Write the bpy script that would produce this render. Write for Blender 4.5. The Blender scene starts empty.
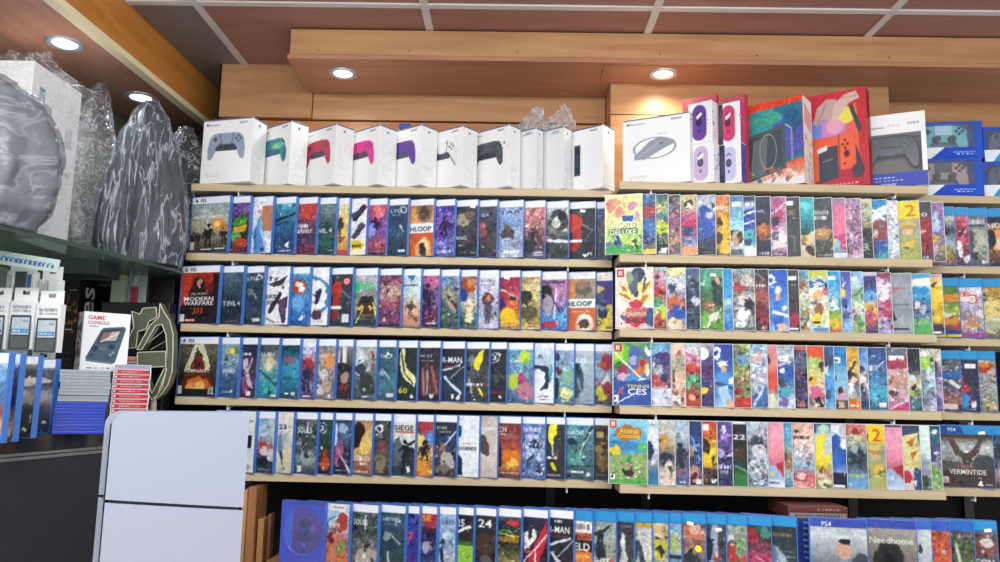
import bpy, bmesh, math, random
import numpy as np
from mathutils import Vector, Matrix
PI = math.pi
SC = bpy.context.scene
COL = SC.collection
# ---------------------------------------------------------------- camera
CAM_F, CAM_PITCH, CAM_ROLL, CAM_YAW = 788.74, .1422, .0197, -.0148
CAM_C = Vector((0, -2.2367, 1.35))
_cy, _sy = math.cos(CAM_YAW), math.sin(CAM_YAW)
FW = Vector((_sy*math.cos(CAM_PITCH), _cy*math.cos(CAM_PITCH), math.sin(CAM_PITCH)))
_r = Vector((_cy, -_sy, 0)); _u = _r.cross(FW)
RT = _r*math.cos(CAM_ROLL) + _u*math.sin(CAM_ROLL)
UP = -_r*math.sin(CAM_ROLL) + _u*math.cos(CAM_ROLL)
cd = bpy.data.cameras.new('camera'); cam = bpy.data.objects.new('camera', cd); COL.objects.link(cam)
cd.sensor_width = 36; cd.lens = CAM_F*36/1000; cd.clip_start = .05
mw = Matrix((RT, UP, -FW)).transposed().to_4x4(); mw.translation = CAM_C
cam.matrix_world = mw
SC.camera = cam
# ---------------------------------------------------------------- world, light, exposure
SC.view_settings.view_transform = 'Standard'; SC.view_settings.look = 'None'
SC.view_settings.gamma = 1; SC.view_settings.use_curve_mapping = False
SC.view_settings.exposure = 0.26
w = bpy.data.worlds.new('world'); SC.world = w; w.use_nodes = True
w.node_tree.nodes['Background'].inputs[0].default_value = (.90, .95, 1, 1)
w.node_tree.nodes['Background'].inputs[1].default_value = 1.0
def area(name, loc, rot, sx, sy, power, col=(1, 1, 1)):
    l = bpy.data.lights.new(name, 'AREA'); l.shape = 'RECTANGLE'; l.size = sx; l.size_y = sy
    l.energy = power; l.color = col
    o = bpy.data.objects.new(name, l); COL.objects.link(o); o.location = loc; o.rotation_euler = rot
    return o
area('ceiling_lamp_light', (-.55, -1.75, 2.39), (math.radians(18), 0, 0), 1.2, .3, 24, (.95, .98, 1))
area('ceiling_lamp_light', (.75, -1.75, 2.39), (math.radians(18), 0, 0), 1.2, .3, 24, (.95, .98, 1))
area('ceiling_lamp_light', (0, -3.2, 2.39), (math.radians(25), 0, 0), 1.2, .6, 42, (.95, .98, 1))

def at(x, y, **k):
    d = FW + RT*((x-500)/CAM_F) + UP*((281-y)/CAM_F)
    (a, v), = k.items(); i = 'XYZ'.index(a)
    return CAM_C + d*((v-CAM_C[i])/d[i])

# ---------------------------------------------------------------- materials
MATS = {}
def lin(c):
    return c/12.92 if c <= .04045 else ((c+.055)/1.055)**2.4
def hexc(h):
    if len(h) == 3: h = ''.join(c*2 for c in h)
    return tuple(int(h[i:i+2], 16)/255 for i in (0, 2, 4))
def mat(name, col='888', rough=.5, metal=0, spec=.5, bump=0, bscale=40, emit=0, noise=0, nscale=(1, 1, 1), coat=0):
    if name in MATS: return MATS[name]
    m = bpy.data.materials.new(name); m.use_nodes = True; nt = m.node_tree; b = nt.nodes['Principled BSDF']
    c = [lin(v) for v in hexc(col)]
    b.inputs['Base Color'].default_value = (*c, 1)
    b.inputs['Roughness'].default_value = rough; b.inputs['Metallic'].default_value = metal
    b.inputs['Specular IOR Level'].default_value = spec
    b.inputs['Coat Weight'].default_value = coat; b.inputs['Coat Roughness'].default_value = .12
    if emit:
        b.inputs['Emission Color'].default_value = (*c, 1); b.inputs['Emission Strength'].default_value = emit
    if noise or bump:
        tc = nt.nodes.new('ShaderNodeTexCoord'); mp = nt.nodes.new('ShaderNodeMapping'); mp.inputs['Scale'].default_value = nscale
        no = nt.nodes.new('ShaderNodeTexNoise'); no.inputs['Scale'].default_value = bscale; no.inputs['Detail'].default_value = 5
        nt.links.new(tc.outputs['Object'], mp.inputs[0]); nt.links.new(mp.outputs[0], no.inputs['Vector'])
        if noise:
            mx = nt.nodes.new('ShaderNodeMix'); mx.data_type = 'RGBA'
            mx.inputs['A'].default_value = (*[v*(1-noise) for v in c], 1); mx.inputs['B'].default_value = (*[min(1, v*(1+noise)) for v in c], 1)
            nt.links.new(no.outputs['Fac'], mx.inputs['Factor']); nt.links.new(mx.outputs['Result'], b.inputs['Base Color'])
        if bump:
            bp = nt.nodes.new('ShaderNodeBump'); bp.inputs['Strength'].default_value = bump; bp.inputs['Distance'].default_value = .01
            nt.links.new(no.outputs['Fac'], bp.inputs['Height']); nt.links.new(bp.outputs[0], b.inputs['Normal'])
    MATS[name] = m; return m
def glassy(name, tint, alpha, rough=.08, gloss=.5, bump=0, bscale=30, nscale=(1, 1, 1), crease=.45, dist=1.2):
    """thin clear film or pane: see-through mixed with a glossy skin"""
    if name in MATS: return MATS[name]
    m = bpy.data.materials.new(name); m.use_nodes = True; nt = m.node_tree; b = nt.nodes['Principled BSDF']; out = nt.nodes['Material Output']
    c = [lin(v) for v in hexc(tint)]
    b.inputs['Base Color'].default_value = (*c, 1); b.inputs['Roughness'].default_value = rough; b.inputs['Specular IOR Level'].default_value = gloss
    tr = nt.nodes.new('ShaderNodeBsdfTransparent'); tr.inputs[0].default_value = (*[min(1, .5+.5*v) for v in c], 1)
    mx = nt.nodes.new('ShaderNodeMixShader')
    nt.links.new(tr.outputs[0], mx.inputs[1]); nt.links.new(b.outputs[0], mx.inputs[2]); nt.links.new(mx.outputs[0], out.inputs[0])
    if bump:
        tc = nt.nodes.new('ShaderNodeTexCoord'); mp = nt.nodes.new('ShaderNodeMapping'); mp.inputs['Scale'].default_value = nscale
        no = nt.nodes.new('ShaderNodeTexNoise'); no.inputs['Scale'].default_value = bscale; no.inputs['Detail'].default_value = 6; no.inputs['Distortion'].default_value = 1.2
        nt.links.new(tc.outputs['Object'], mp.inputs[0]); nt.links.new(mp.outputs[0], no.inputs['Vector'])
        bp = nt.nodes.new('ShaderNodeBump'); bp.inputs['Strength'].default_value = bump; bp.inputs['Distance'].default_value = .02
        nt.links.new(no.outputs['Fac'], bp.inputs['Height']); nt.links.new(bp.outputs[0], b.inputs['Normal'])
        # fine creases drawn more opaque: their bright highlights are put into the film
        no2 = nt.nodes.new('ShaderNodeTexNoise'); no2.inputs['Scale'].default_value = bscale*.8; no2.inputs['Detail'].default_value = 4; no2.inputs['Distortion'].default_value = dist
        nt.links.new(mp.outputs[0], no2.inputs['Vector'])
        s1 = nt.nodes.new('ShaderNodeMath'); s1.operation = 'SUBTRACT'; s1.inputs[1].default_value = .5; nt.links.new(no2.outputs['Fac'], s1.inputs[0])
        s2 = nt.nodes.new('ShaderNodeMath'); s2.operation = 'ABSOLUTE'; nt.links.new(s1.outputs[0], s2.inputs[0])
        rp = nt.nodes.new('ShaderNodeMapRange'); rp.inputs['From Min'].default_value = 0; rp.inputs['From Max'].default_value = .035
        rp.inputs['To Min'].default_value = min(1, alpha+crease); rp.inputs['To Max'].default_value = alpha
        nt.links.new(s2.outputs[0], rp.inputs['Value']); nt.links.new(rp.outputs[0], mx.inputs[0])
    else:
        mx.inputs[0].default_value = alpha
    MATS[name] = m; return m
def wood(name, c1, c2, grain=(1, 14, 14), rough=.38, scale=3.0, spec=.4):
    if name in MATS: return MATS[name]
    m = bpy.data.materials.new(name); m.use_nodes = True; nt = m.node_tree; b = nt.nodes['Principled BSDF']
    tc = nt.nodes.new('ShaderNodeTexCoord'); mp = nt.nodes.new('ShaderNodeMapping'); mp.inputs['Scale'].default_value = grain
    no = nt.nodes.new('ShaderNodeTexNoise'); no.inputs['Scale'].default_value = scale; no.inputs['Detail'].default_value = 7; no.inputs['Distortion'].default_value = .6
    cr = nt.nodes.new('ShaderNodeValToRGB'); cr.color_ramp.elements[0].position = .3; cr.color_ramp.elements[1].position = .7
    cr.color_ramp.elements[0].color = (*[lin(v) for v in hexc(c1)], 1); cr.color_ramp.elements[1].color = (*[lin(v) for v in hexc(c2)], 1)
    nt.links.new(tc.outputs['Object'], mp.inputs[0]); nt.links.new(mp.outputs[0], no.inputs['Vector'])
    nt.links.new(no.outputs['Fac'], cr.inputs[0]); nt.links.new(cr.outputs[0], b.inputs['Base Color'])
    b.inputs['Roughness'].default_value = rough; b.inputs['Specular IOR Level'].default_value = spec
    MATS[name] = m; return m
def print_mat(name, rough=.38, spec=.22, coat=.0):
    """printed sheet: ink colours are carried by the mesh"""
    if name in MATS: return MATS[name]
    m = bpy.data.materials.new(name); m.use_nodes = True; nt = m.node_tree; b = nt.nodes['Principled BSDF']
    a = nt.nodes.new('ShaderNodeAttribute'); a.attribute_name = 'ink'
    nt.links.new(a.outputs['Color'], b.inputs['Base Color'])
    b.inputs['Roughness'].default_value = rough; b.inputs['Specular IOR Level'].default_value = spec; b.inputs['Coat Weight'].default_value = coat
    MATS[name] = m; return m
PRINT = print_mat('printed_cover'); CARD = print_mat('printed_carton', .45, .3)
BLUE = mat('blue_case_plastic', '3f74c4', .22, spec=.6, coat=.3)
CLEAR = mat('frosted_case_plastic', 'd3d9de', .25, spec=.6)
RED = mat('red_case_plastic', 'c8313a', .25)
GREYC = mat('grey_case_plastic', '9aa4ac', .3)
WHITE = mat('white_carton', 'f4f5f3', .5)
PALE = wood('pale_shelf_board', 'b8a482', 'ccb894', (1, 12, 12), .5)
WOOD = wood('warm_wood_panel', 'a87850', 'c09468', (1, 10, 10), .35)
WOODV = wood('orange_wood_panel', 'c07a30', 'd89248', (10, 1, 10), .35)
SOFF = wood('brown_soffit_board', 'a4745a', 'b98668', (1, 10, 10), .32)
TILE = wood('red_brown_ceiling_tile', '9c7064', 'ac7e72', (1, 9, 9), .45)
BLACK = mat('black_panel', '0d0c0e', .6, spec=.2)
METAL = mat('white_metal', 'dfe0de', .35)

# ---------------------------------------------------------------- object helpers
def link(name, me, parent=None):
    o = bpy.data.objects.new(name, me); COL.objects.link(o)
    if parent: o.parent = parent
    return o
def obj(name, bm, m, parent=None, smooth=False):
    me = bpy.data.meshes.new(name); bm.normal_update(); bm.to_mesh(me); bm.free()
    for x in (m if isinstance(m, (list, tuple)) else [m]): me.materials.append(x)
    if smooth: me.polygons.foreach_set('use_smooth', [True]*len(me.polygons))
    return link(name, me, parent)
def thing(name, label, cat, loc=(0, 0, 0), rotz=0, group=None):
    o = bpy.data.objects.new(name, None); COL.objects.link(o); o.empty_display_size = .05
    o.location = loc; o.rotation_euler = (0, 0, rotz)
    return tag(o, label, cat, group)
def tag(o, label, cat, group=None):
    o['label'] = label; o['category'] = cat
    if group: o['group'] = group
    return o
def struct(name, bm, m):
    o = obj(name, bm, m); o['kind'] = 'structure'; return o
def box(bm, x0, x1, y0, y1, z0, z1, bev=0, mi=0):
    r = bmesh.ops.create_cube(bm, size=1); vs = r['verts']
    for v in vs:
        v.co = Vector(((x0+x1)/2+v.co.x*(x1-x0), (y0+y1)/2+v.co.y*(y1-y0), (z0+z1)/2+v.co.z*(z1-z0)))
    fs = {f for v in vs for f in v.link_faces}
    for f in fs: f.material_index = mi
    if bev:
        es = list({e for v in vs for e in v.link_edges})
        bmesh.ops.bevel(bm, geom=es, offset=bev, segments=2, affect='EDGES', profile=.5)
    return vs
def prism(bm, pts, z0, z1, mi=0):
    """pts: xy outline, extruded in z"""
    a = [bm.verts.new((p[0], p[1], z0)) for p in pts]; b = [bm.verts.new((p[0], p[1], z1)) for p in pts]
    n = len(pts); F = []
    F.append(bm.faces.new(a[::-1])); F.append(bm.faces.new(b))
    for i in range(n): F.append(bm.faces.new((a[i], a[(i+1) % n], b[(i+1) % n], b[i])))
    for f in F: f.material_index = mi
    bmesh.ops.recalc_face_normals(bm, faces=F)
def cyl(bm, c, r, h, seg=32, axis='Z', r2=None):
    M = Matrix.Translation(c)
    if axis == 'Y': M = M @ Matrix.Rotation(PI/2, 4, 'X')
    if axis == 'X': M = M @ Matrix.Rotation(PI/2, 4, 'Y')
    return bmesh.ops.create_cone(bm, cap_ends=True, segments=seg, radius1=r, radius2=r if r2 is None else r2, depth=h, matrix=M)
def shared(name, bm, m):
    me = bpy.data.meshes.new(name); bm.to_mesh(me); bm.free(); me.materials.append(m); return me

# ---------------------------------------------------------------- printing: a small raster painter whose pixels become mesh colours
_tx = {}
def text_cov(s, hp, wp=None, rot=0):
    """coverage array of a word in hp pixels of cap height"""
    key = (s, round(hp, 1), wp and round(wp), rot)
    if key in _tx: return _tx[key]
    cu = bpy.data.curves.new('t', 'FONT'); cu.body = s; cu.size = 1; cu.offset = .012; cu.resolution_u = 2
    o = bpy.data.objects.new('t', cu); COL.objects.link(o)
    dg = bpy.context.evaluated_depsgraph_get(); me = o.evaluated_get(dg).to_mesh()
    me.calc_loop_triangles()
    V = np.array([v.co[:2] for v in me.vertices], float).reshape(-1, 2); T = np.array([t.vertices[:] for t in me.loop_triangles], int).reshape(-1, 3)
    o.evaluated_get(dg).to_mesh_clear(); bpy.data.objects.remove(o); bpy.data.curves.remove(cu)
    if len(T) == 0:
        _tx[key] = np.zeros((1, 1)); return _tx[key]
    V = V-V.min(0); ext = V.max(0)
    ss = 3; k = hp*ss/ext[1]; kx = k if not wp else wp*ss/ext[0]
    V = V*[kx, k]; W = int(math.ceil(V[:, 0].max()/ss))*ss+ss; Hh = int(math.ceil(V[:, 1].max()/ss))*ss+ss
    A = np.zeros((Hh, W), bool)
    for t in T:
        p = V[t]; x0, y0 = np.floor(p.min(0)).astype(int); x1, y1 = np.ceil(p.max(0)).astype(int)
        xs, ys = np.meshgrid(np.arange(max(0, x0), min(W, x1+1)), np.arange(max(0, y0), min(Hh, y1+1)))
        if xs.size == 0: continue
        px, py = xs+.5, ys+.5
        def e(a, b): return (b[0]-a[0])*(py-a[1])-(b[1]-a[1])*(px-a[0])
        e0, e1, e2 = e(p[0], p[1]), e(p[1], p[2]), e(p[2], p[0])
        ins = ((e0 >= 0) & (e1 >= 0) & (e2 >= 0)) | ((e0 <= 0) & (e1 <= 0) & (e2 <= 0))
        A[ys[ins], xs[ins]] = True
    A = A.reshape(Hh//ss, ss, W//ss, ss).mean((1, 3))[::-1]
    if rot: A = np.rot90(A, rot)
    _tx[key] = A; return A
class Cv:
    def __init__(s, w, h, u0=0., seed=1):
        s.w, s.h, s.u0 = w, h, u0          # u0: where the visible strip starts, as a fraction of the width
        s.a = np.ones((h, w, 3)); s.rg = np.random.RandomState(seed)
        X, Y = np.meshgrid(np.arange(w)+.5, np.arange(h)+.5)
        s.U = ((X/w)-u0)/(1-u0)*100; s.V = Y/h*100
        s.asp = (1-u0)*w/h                  # strip width over height
        s.U0, s.V0 = s.U, s.V; s.warp = 0; s.outl = False
    def wob(s, k):                          # give painted shapes an irregular, hand-drawn outline
        s.U, s.V = s.U0, s.V0
        if k:
            dv = (s.vn(9, 12)-.5)*k*1.6+(s.vn(22, 30)-.5)*k; du = (s.vn(9, 12)-.5)*k*1.6+(s.vn(22, 30)-.5)*k
            s.U = s.U0+du/s.asp; s.V = s.V0+dv
    def blend(s, m, c):
        m = np.clip(m, 0, 1)[..., None]; s.a = s.a*(1-m)+np.array(hexc(c))*m
    def vgrad(s, cols):
        n = len(cols); C = np.array([hexc(c) for c in cols]); t = s.V/100*(n-1)
        i = np.clip(t.astype(int), 0, n-2) if n > 1 else np.zeros_like(t, int)
        f = (t-i)[..., None] if n > 1 else 0
        s.a = C[i]*(1-f)+C[np.minimum(i+1, n-1)]*f
    def vn(s, gx, gy):
        g = s.rg.rand(gy+2, gx+2); x = np.linspace(0, gx, s.w); y = np.linspace(0, gy, s.h)
        xi, yi = x.astype(int), y.astype(int); fx, fy = (x-xi)[None, :], (y-yi)[:, None]
        fx, fy = fx*fx*(3-2*fx), fy*fy*(3-2*fy)
        a = g[np.ix_(yi, xi)]; b = g[np.ix_(yi, xi+1)]; c = g[np.ix_(yi+1, xi)]; d = g[np.ix_(yi+1, xi+1)]
        return (a*(1-fx)+b*fx)*(1-fy)+(c*(1-fx)+d*fx)*fy
    def noise(s, amp):
        amp = amp*.78
        n = s.vn(7, 9)*.35+s.vn(16, 20)*.45+s.vn(34, 44)*.75+s.rg.rand(s.h, s.w)*.5-1.02
        rg = np.clip(1-np.abs(s.vn(18, 24)-.5)/.05, 0, 1)*(s.vn(6, 8) > .45)
        s.a = s.a*(1-rg[..., None]*min(.5, amp*.55))
        t = np.stack([s.vn(12, 16)-.5 for _ in range(3)], -1)
        s.a = np.clip(s.a*(1+n[..., None]*amp*.95)+t*amp*.13+np.maximum(n, 0)[..., None]*amp*.16, 0, 1)
    def ell(s, u, v, ru, rv, c, soft=.15):
        d = np.sqrt(((s.U-u)/max(ru, .1))**2+((s.V-v)/max(rv, .1))**2); s.blend((1-d)/soft+.5, c)
    def ring(s, u, v, ru, rv, wd, c):
        d = np.sqrt(((s.U-u)/ru)**2+((s.V-v)/rv)**2); s.blend((wd-np.abs(1-d))/wd*2, c)
    def rect(s, u0, v0, u1, v1, c): s.blend(((s.U >= u0) & (s.U <= u1) & (s.V >= v0) & (s.V <= v1)).astype(float), c)
    def poly(s, p, c):
        P = [(p[i], p[i+1]) for i in range(0, len(p), 2)]; ins = np.zeros(s.U.shape, bool); n = len(P)
        for i in range(n):
            (x1, y1), (x2, y2) = P[i], P[(i+1) % n]
            if y1 == y2: continue
            ins ^= ((y1 > s.V) != (y2 > s.V)) & (s.U < (x2-x1)*(s.V-y1)/(y2-y1)+x1)
        s.blend(ins.astype(float), c)
    def line(s, u0, v0, u1, v1, wd, c):
        k = s.asp; ax, ay, bx, by = u0*k, v0, u1*k, v1; px, py = s.U*k, s.V
        L = (bx-ax)**2+(by-ay)**2+1e-6; t = np.clip(((px-ax)*(bx-ax)+(py-ay)*(by-ay))/L, 0, 1)
        d = np.hypot(px-ax-t*(bx-ax), py-ay-t*(by-ay)); s.blend((wd-d)/1.2+.5, c)
    def text(s, t, u, v, h, c, wid=None, rot=0):
        A = text_cov(t, h/100*s.h, None if wid is None else wid/100*(1-s.u0)*s.w, rot)
        cx = (s.u0+u/100*(1-s.u0))*s.w; cy = v/100*s.h
        x0 = int(round(cx-A.shape[1]/2)); y0 = int(round(cy-A.shape[0]/2))
        M = np.zeros((s.h, s.w)); X0, Y0 = max(0, x0), max(0, y0); X1, Y1 = min(s.w, x0+A.shape[1]), min(s.h, y0+A.shape[0])
        if X1 > X0 and Y1 > Y0:
            M[Y0:Y1, X0:X1] = A[Y0-y0:Y1-y0, X0-x0:X1-x0]; s.blend(M*1.15, c)
    def blobs(s, cols, n=26, vr=(5, 100), size=1.0):
        for i in range(int(n*2.0)):
            u = s.rg.uniform(-130*(s.u0 > .3), 105); v = s.rg.uniform(*vr); r = s.rg.uniform(1.0, 4.6)*size
            a = s.rg.uniform(0, PI); k = s.asp; du, dv = (s.U-u)*k, s.V-v
            x = du*math.cos(a)+dv*math.sin(a); y = -du*math.sin(a)+dv*math.cos(a)
            d = np.sqrt((x/r)**2+(y/(r*s.rg.uniform(.3, .8)))**2)
            c = cols[s.rg.randint(len(cols))]
            if s.outl and s.rg.rand() < .45 and r > 2: s.blend(np.clip((1.35-d)/.2, 0, 1)*.55, '2c2a30')
            s.blend(np.clip((1-d)/.3, 0, 1)*s.rg.uniform(.6, 1), c)
    def strokes(s, n):
        """small dabs that vary the ink already there, as dense cover art does"""
        for i in range(n):
            u = s.rg.uniform(-60*(s.u0 > .3), 100); v = s.rg.uniform(12, 97)
            x = min(s.w-1, max(0, int((s.u0+u/100*(1-s.u0))*s.w))); y = min(s.h-1, int(v/100*s.h)); c = s.a[y, x]
            k = s.rg.choice([-.28, -.2, .2, .3]); c = np.clip(c+k+s.rg.uniform(-.08, .08, 3), 0, 1)
            L = s.rg.uniform(1.5, 5); a = s.rg.uniform(0, PI); hx = ''.join('%02x' % int(q*255) for q in c)
            s.line(u, v, u+L*math.cos(a)/s.asp, v+L*math.sin(a), s.rg.uniform(.3, 1.0), hx)
    def figure(s, u, v, h, c):
        """plain standing figure: head, shoulders, legs; v is the feet"""
        k = 1/s.asp
        s.ell(u, v-h*.9, h*.075*k, h*.085, c)
        s.poly([u-h*.17*k, v-h*.78, u+h*.17*k, v-h*.78, u+h*.12*k, v-h*.42, u-h*.12*k, v-h*.42], c)
        s.poly([u-h*.12*k, v-h*.45, u+h*.0*k, v-h*.45, u-h*.05*k, v, u-h*.16*k, v], c)
        s.poly([u+h*.0*k, v-h*.45, u+h*.12*k, v-h*.45, u+h*.17*k, v, u+h*.06*k, v], c)
        s.line(u-h*.17*k, v-h*.74, u-h*.24*k, v-h*.42, h*.04, c); s.line(u+h*.17*k, v-h*.74, u+h*.26*k, v-h*.5, h*.04, c)
    def pad(s, u, v, wu, body, dark, half=None):
        """a game controller seen from the front; wu: half width in u, body colour, dark centre"""
        k = s.asp; hv = wu*k
        X = lambda a: u+a*wu; Y = lambda b: v+b*hv
        P = [(-.72, -.5), (-.4, -.55), (.4, -.55), (.72, -.5), (.9, -.3), (1, .2), (.98, .62), (.86, .74), (.74, .66), (.52, .22), (-.52, .22), (-.74, .66), (-.86, .74), (-.98, .62), (-1, .2), (-.9, -.3)]
        s.poly([q for a, b in P for q in (X(a), Y(b))], body)
        s.poly([q for a, b in [(-.42, .0), (.42, .0), (.6, .22), (.5, .3), (-.5, .3), (-.6, .22)] for q in (X(a), Y(b))], dark)
        s.poly([q for a, b in [(-.36, -.5), (.36, -.5), (.3, -.05), (-.3, -.05)] for q in (X(a), Y(b))], body)
        s.line(X(-.36), Y(-.5), X(-.28), Y(-.05), .5, dark); s.line(X(.36), Y(-.5), X(.28), Y(-.05), .5, dark)
        for a in (-.28, .28): s.ell(X(a), Y(.12), .13*wu, .13*hv, dark); s.ring(X(a), Y(.12), .13*wu, .13*hv, .3, '556')
        for a, b in ((.62, -.38), (.62, -.14), (.5, -.26), (.74, -.26)): s.ell(X(a), Y(b), .05*wu, .05*hv, dark)
        s.ell(X(-.6), Y(-.26), .13*wu, .04*hv, dark); s.ell(X(-.6), Y(-.26), .04*wu, .13*hv, dark)
    def run(s, art):
        for op in art.split():
            k, _, r = op.partition(':'); r = r.replace(':', ',')
            s.wob(s.warp if k in 'emof' else s.warp*.45 if k in 'pl' else 0)
            if k == 'v': s.vgrad(r.split(','))
            elif k == 'n': s.noise(float(r))
            elif k == 'm':
                p = r.split(';'); s.blobs(p[0].split(','), int(p[1]) if len(p) > 1 else 26, tuple(float(x) for x in p[2].split(',')) if len(p) > 2 else (5, 100), float(p[3]) if len(p) > 3 else 1)
            elif k == 'e': p = r.split(','); s.ell(*map(float, p[:4]), p[4])
            elif k == 'o': p = r.split(','); s.ring(*map(float, p[:5]), p[5])
            elif k == 'r': p = r.split(','); s.rect(*map(float, p[:4]), p[4])
            elif k == 'p': p = r.split(','); s.poly([float(x) for x in p[:-1]], p[-1])
            elif k == 'l': p = r.split(','); s.line(*map(float, p[:5]), p[5])
            elif k == 'f': p = r.split(','); s.figure(*map(float, p[:3]), p[3])
            elif k == 'c': p = r.split(','); s.pad(*map(float, p[:3]), p[3], p[4])
            elif k == 't': p = r.split(','); s.text(p[0].replace('_', ' '), *map(float, p[1:4]), p[4], float(p[5]) if len(p) > 5 else None)
            elif k == 'T': p = r.split(','); s.text(p[0].replace('_', ' '), *map(float, p[1:4]), p[4], None, int(p[5]))
            elif k == 's':   # a line of unreadably small lettering
                p = r.split(','); u, v, wd, h = map(float, p[:4]); n = max(3, int(wd/6))
                for i in range(n):
                    a = u-wd/2+wd*i/n; s.rect(a, v-h/2+s.rg.uniform(0, h*.25), a+wd/n*s.rg.uniform(.45, .8), v+h/2, p[4])
            elif k == 'H0': pass
            else: raise ValueError(op)
def sheet(name, cv, x0, x1, z0, z1, m, parent, y=0., side=False):
    """the painted canvas as a printed sheet: facing -y, or facing +x when side=True (x0..x1 then runs along y at x=y)"""
    h, w = cv.a.shape[:2]; a = cv.a
    xs = x0+(np.arange(w+1)/w)*(x1-x0); zs = z1-(np.arange(h+1)/h)*(z1-z0)
    X, Z = np.meshgrid(xs, zs)
    co = np.stack([np.full_like(X, y), X, Z] if side else [X, np.full_like(X, y), Z], -1).reshape(-1, 3)
    i = np.arange(h)[:, None]*(w+1)+np.arange(w)[None, :]
    F = np.stack([i+w+1, i+w+2, i+1, i], -1).reshape(-1, 4)
    me = bpy.data.meshes.new(name); me.vertices.add(len(co)); me.vertices.foreach_set('co', co.ravel())
    me.loops.add(F.size); me.loops.foreach_set('vertex_index', F.ravel().astype(np.int32))
    me.polygons.add(len(F)); me.polygons.foreach_set('loop_start', np.arange(0, F.size, 4, dtype=np.int32))
    me.update(calc_edges=True)
    P = np.pad(a, ((0, 1), (0, 1), (0, 0)), 'edge')
    P[1:-1, 1:-1] = (a[1:, 1:]+a[:-1, 1:]+a[1:, :-1]+a[:-1, :-1])/4
    if m == PRINT: P = P*.86+.14*(P @ np.array([.3, .59, .11]))[..., None]
    P = np.clip((P-.5)*1.06+.49, 0, 1)*.95+.012; L = np.where(P <= .04045, P/12.92, ((P+.055)/1.055)**2.4)
    ca = me.color_attributes.new('ink', 'FLOAT_COLOR', 'POINT')
    ca.data.foreach_set('color', np.concatenate([L, np.ones(L.shape[:2]+(1,))], -1).ravel().astype(np.float32))
    me.materials.append(m)
    return link(name, me, parent)
# ================================================================ the room
ZC = 2.417; ZSH = [1.35+.5934-.206*i for i in range(5)]; YW = .26
XL, XR, XR2, XR3 = -.943, .287, 1.149, 1.62; YB2 = -.097
bm = bmesh.new(); box(bm, -2.6, 2.6, -4.2, .9, -.05, 0); struct('floor', bm, mat('grey_floor', '8a8682', .4))
bm = bmesh.new(); box(bm, -1.06, 2.6, -4.2, .9, ZC+.012, ZC+.06); struct('ceiling', bm, TILE)
# suspended tiles between the white grid bars
GX = [-1.545, -.898, -.256, .389, 1.037, 1.685]; GY = [-.175, -.82, -1.465, -2.11, -2.755, -3.4]
ti = 0
for ix in range(len(GX)-1):
    for yy in [(GY[0], .9)]+[(GY[j+1], GY[j]) for j in range(5)]:
        x0, x1 = GX[ix], GX[ix+1]
        if ix == 0: x0 = -1.09
        bm = bmesh.new(); box(bm, x0+.004, x1-.004, yy[0]+.004, yy[1]-.004, ZC, ZC+.011)
        ti += 1; o = struct('trim_%d' % ti, bm, mat('grey_ceiling_tile', '85817f', .5) if ix == 0 else TILE)
bm = bmesh.new()
for x in GX[1:]: box(bm, x-.011, x+.011, -4.1, .9, ZC-.004, ZC+.002)
for y in GY: box(bm, -1.09, 2.5, y-.011, y+.011, ZC-.0045, ZC+.001)
o = struct('trim_%d' % (ti+1), bm, mat('grid_white', 'dcdad6', .4))
bm = bmesh.new(); box(bm, -2.4, 2.6, .9, .94, 0, 2.6); struct('wall_back', bm, mat('dark_recess', '15120f', .7))
# dark panel the racks hang on
bm = bmesh.new(); box(bm, -.96, 2.4, YW, YW+.03, .5, ZSH[0]+.16); struct('wall_display', bm, BLACK)
# vertical slotted rails in the dark panel
for k, (x, y) in enumerate([(-.80, .255), (.13, .255), (.42, .255), (1.05, .255), (1.40, .255)]):
    bm = bmesh.new(); box(bm, x-.014, x+.014, .245, .2599, .55, 1.93); struct('trim_%d' % (40+k), bm, mat('grey_rail', '3a3634', .4, .6))
# wood cladding above the racks
bm = bmesh.new(); box(bm, -.972, -.668, YW-.018, YW+.03, 2.235, ZC); struct('wall_panel_left', bm, WOOD)
bm = bmesh.new(); box(bm, -.666, .298, YW-.006, YW+.03, 2.235, 2.34); struct('wall_panel_middle', bm, WOOD)
bm = bmesh.new(); box(bm, -.972, 2.4, YW+.004, YW+.03, 1.9, 2.231); struct('wall_panel_low', bm, wood('orange_brown_panel', 'b0784a', 'c88e5a', (1, 10, 10), .35))
bm = bmesh.new(); box(bm, .30, 1.165, .13, YW, 2.222, 2.34); box(bm, .30, 1.165, .131, YW, 1.96, 2.219); struct('wall_column', bm, WOOD)
bm = bmesh.new(); box(bm, 1.16, 2.4, YW-.006, YW+.03, 2.231, 2.34); struct('wall_panel_right', bm, WOOD)
bm = bmesh.new(); box(bm, -.977, -.972, .24, .9, 0, ZC); struct('wall_side_dark', bm, BLACK)
# soffit over the racks
bm = bmesh.new(); box(bm, -.668, 2.4, -.028, .0, 2.335, ZC-.005); o = struct('trim_60', bm, WOOD)
bm = bmesh.new(); box(bm, -.680, 2.4, -.026, YW-.001, 2.322, 2.3349)
for v in bm.verts:
    if v.co.x < 0 and v.co.y < 0: v.co.x = -.676
struct('trim_61', bm, SOFF)
# small patched square in the soffit by the warm lamp
bm = bmesh.new(); box(bm, .262, .60, -.01, -.008, 2.3215, 2.322); box(bm, .262, .264, -.01, .11, 2.3213, 2.322); struct('trim_62', bm, mat('dark_joint', '4a2c1c', .6))
# screw heads in the fascia
k = 0
for px in (318, 409, 517, 660, 757, 889):
    p = at(px, 53.5, Y=-.0285); bm = bmesh.new(); cyl(bm, (p.x, -.0288, 2.348), .0022, .001, 12, 'Y'); struct('trim_%d' % (70+k), bm, mat('screw', '3b2a20', .5)); k += 1
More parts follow.
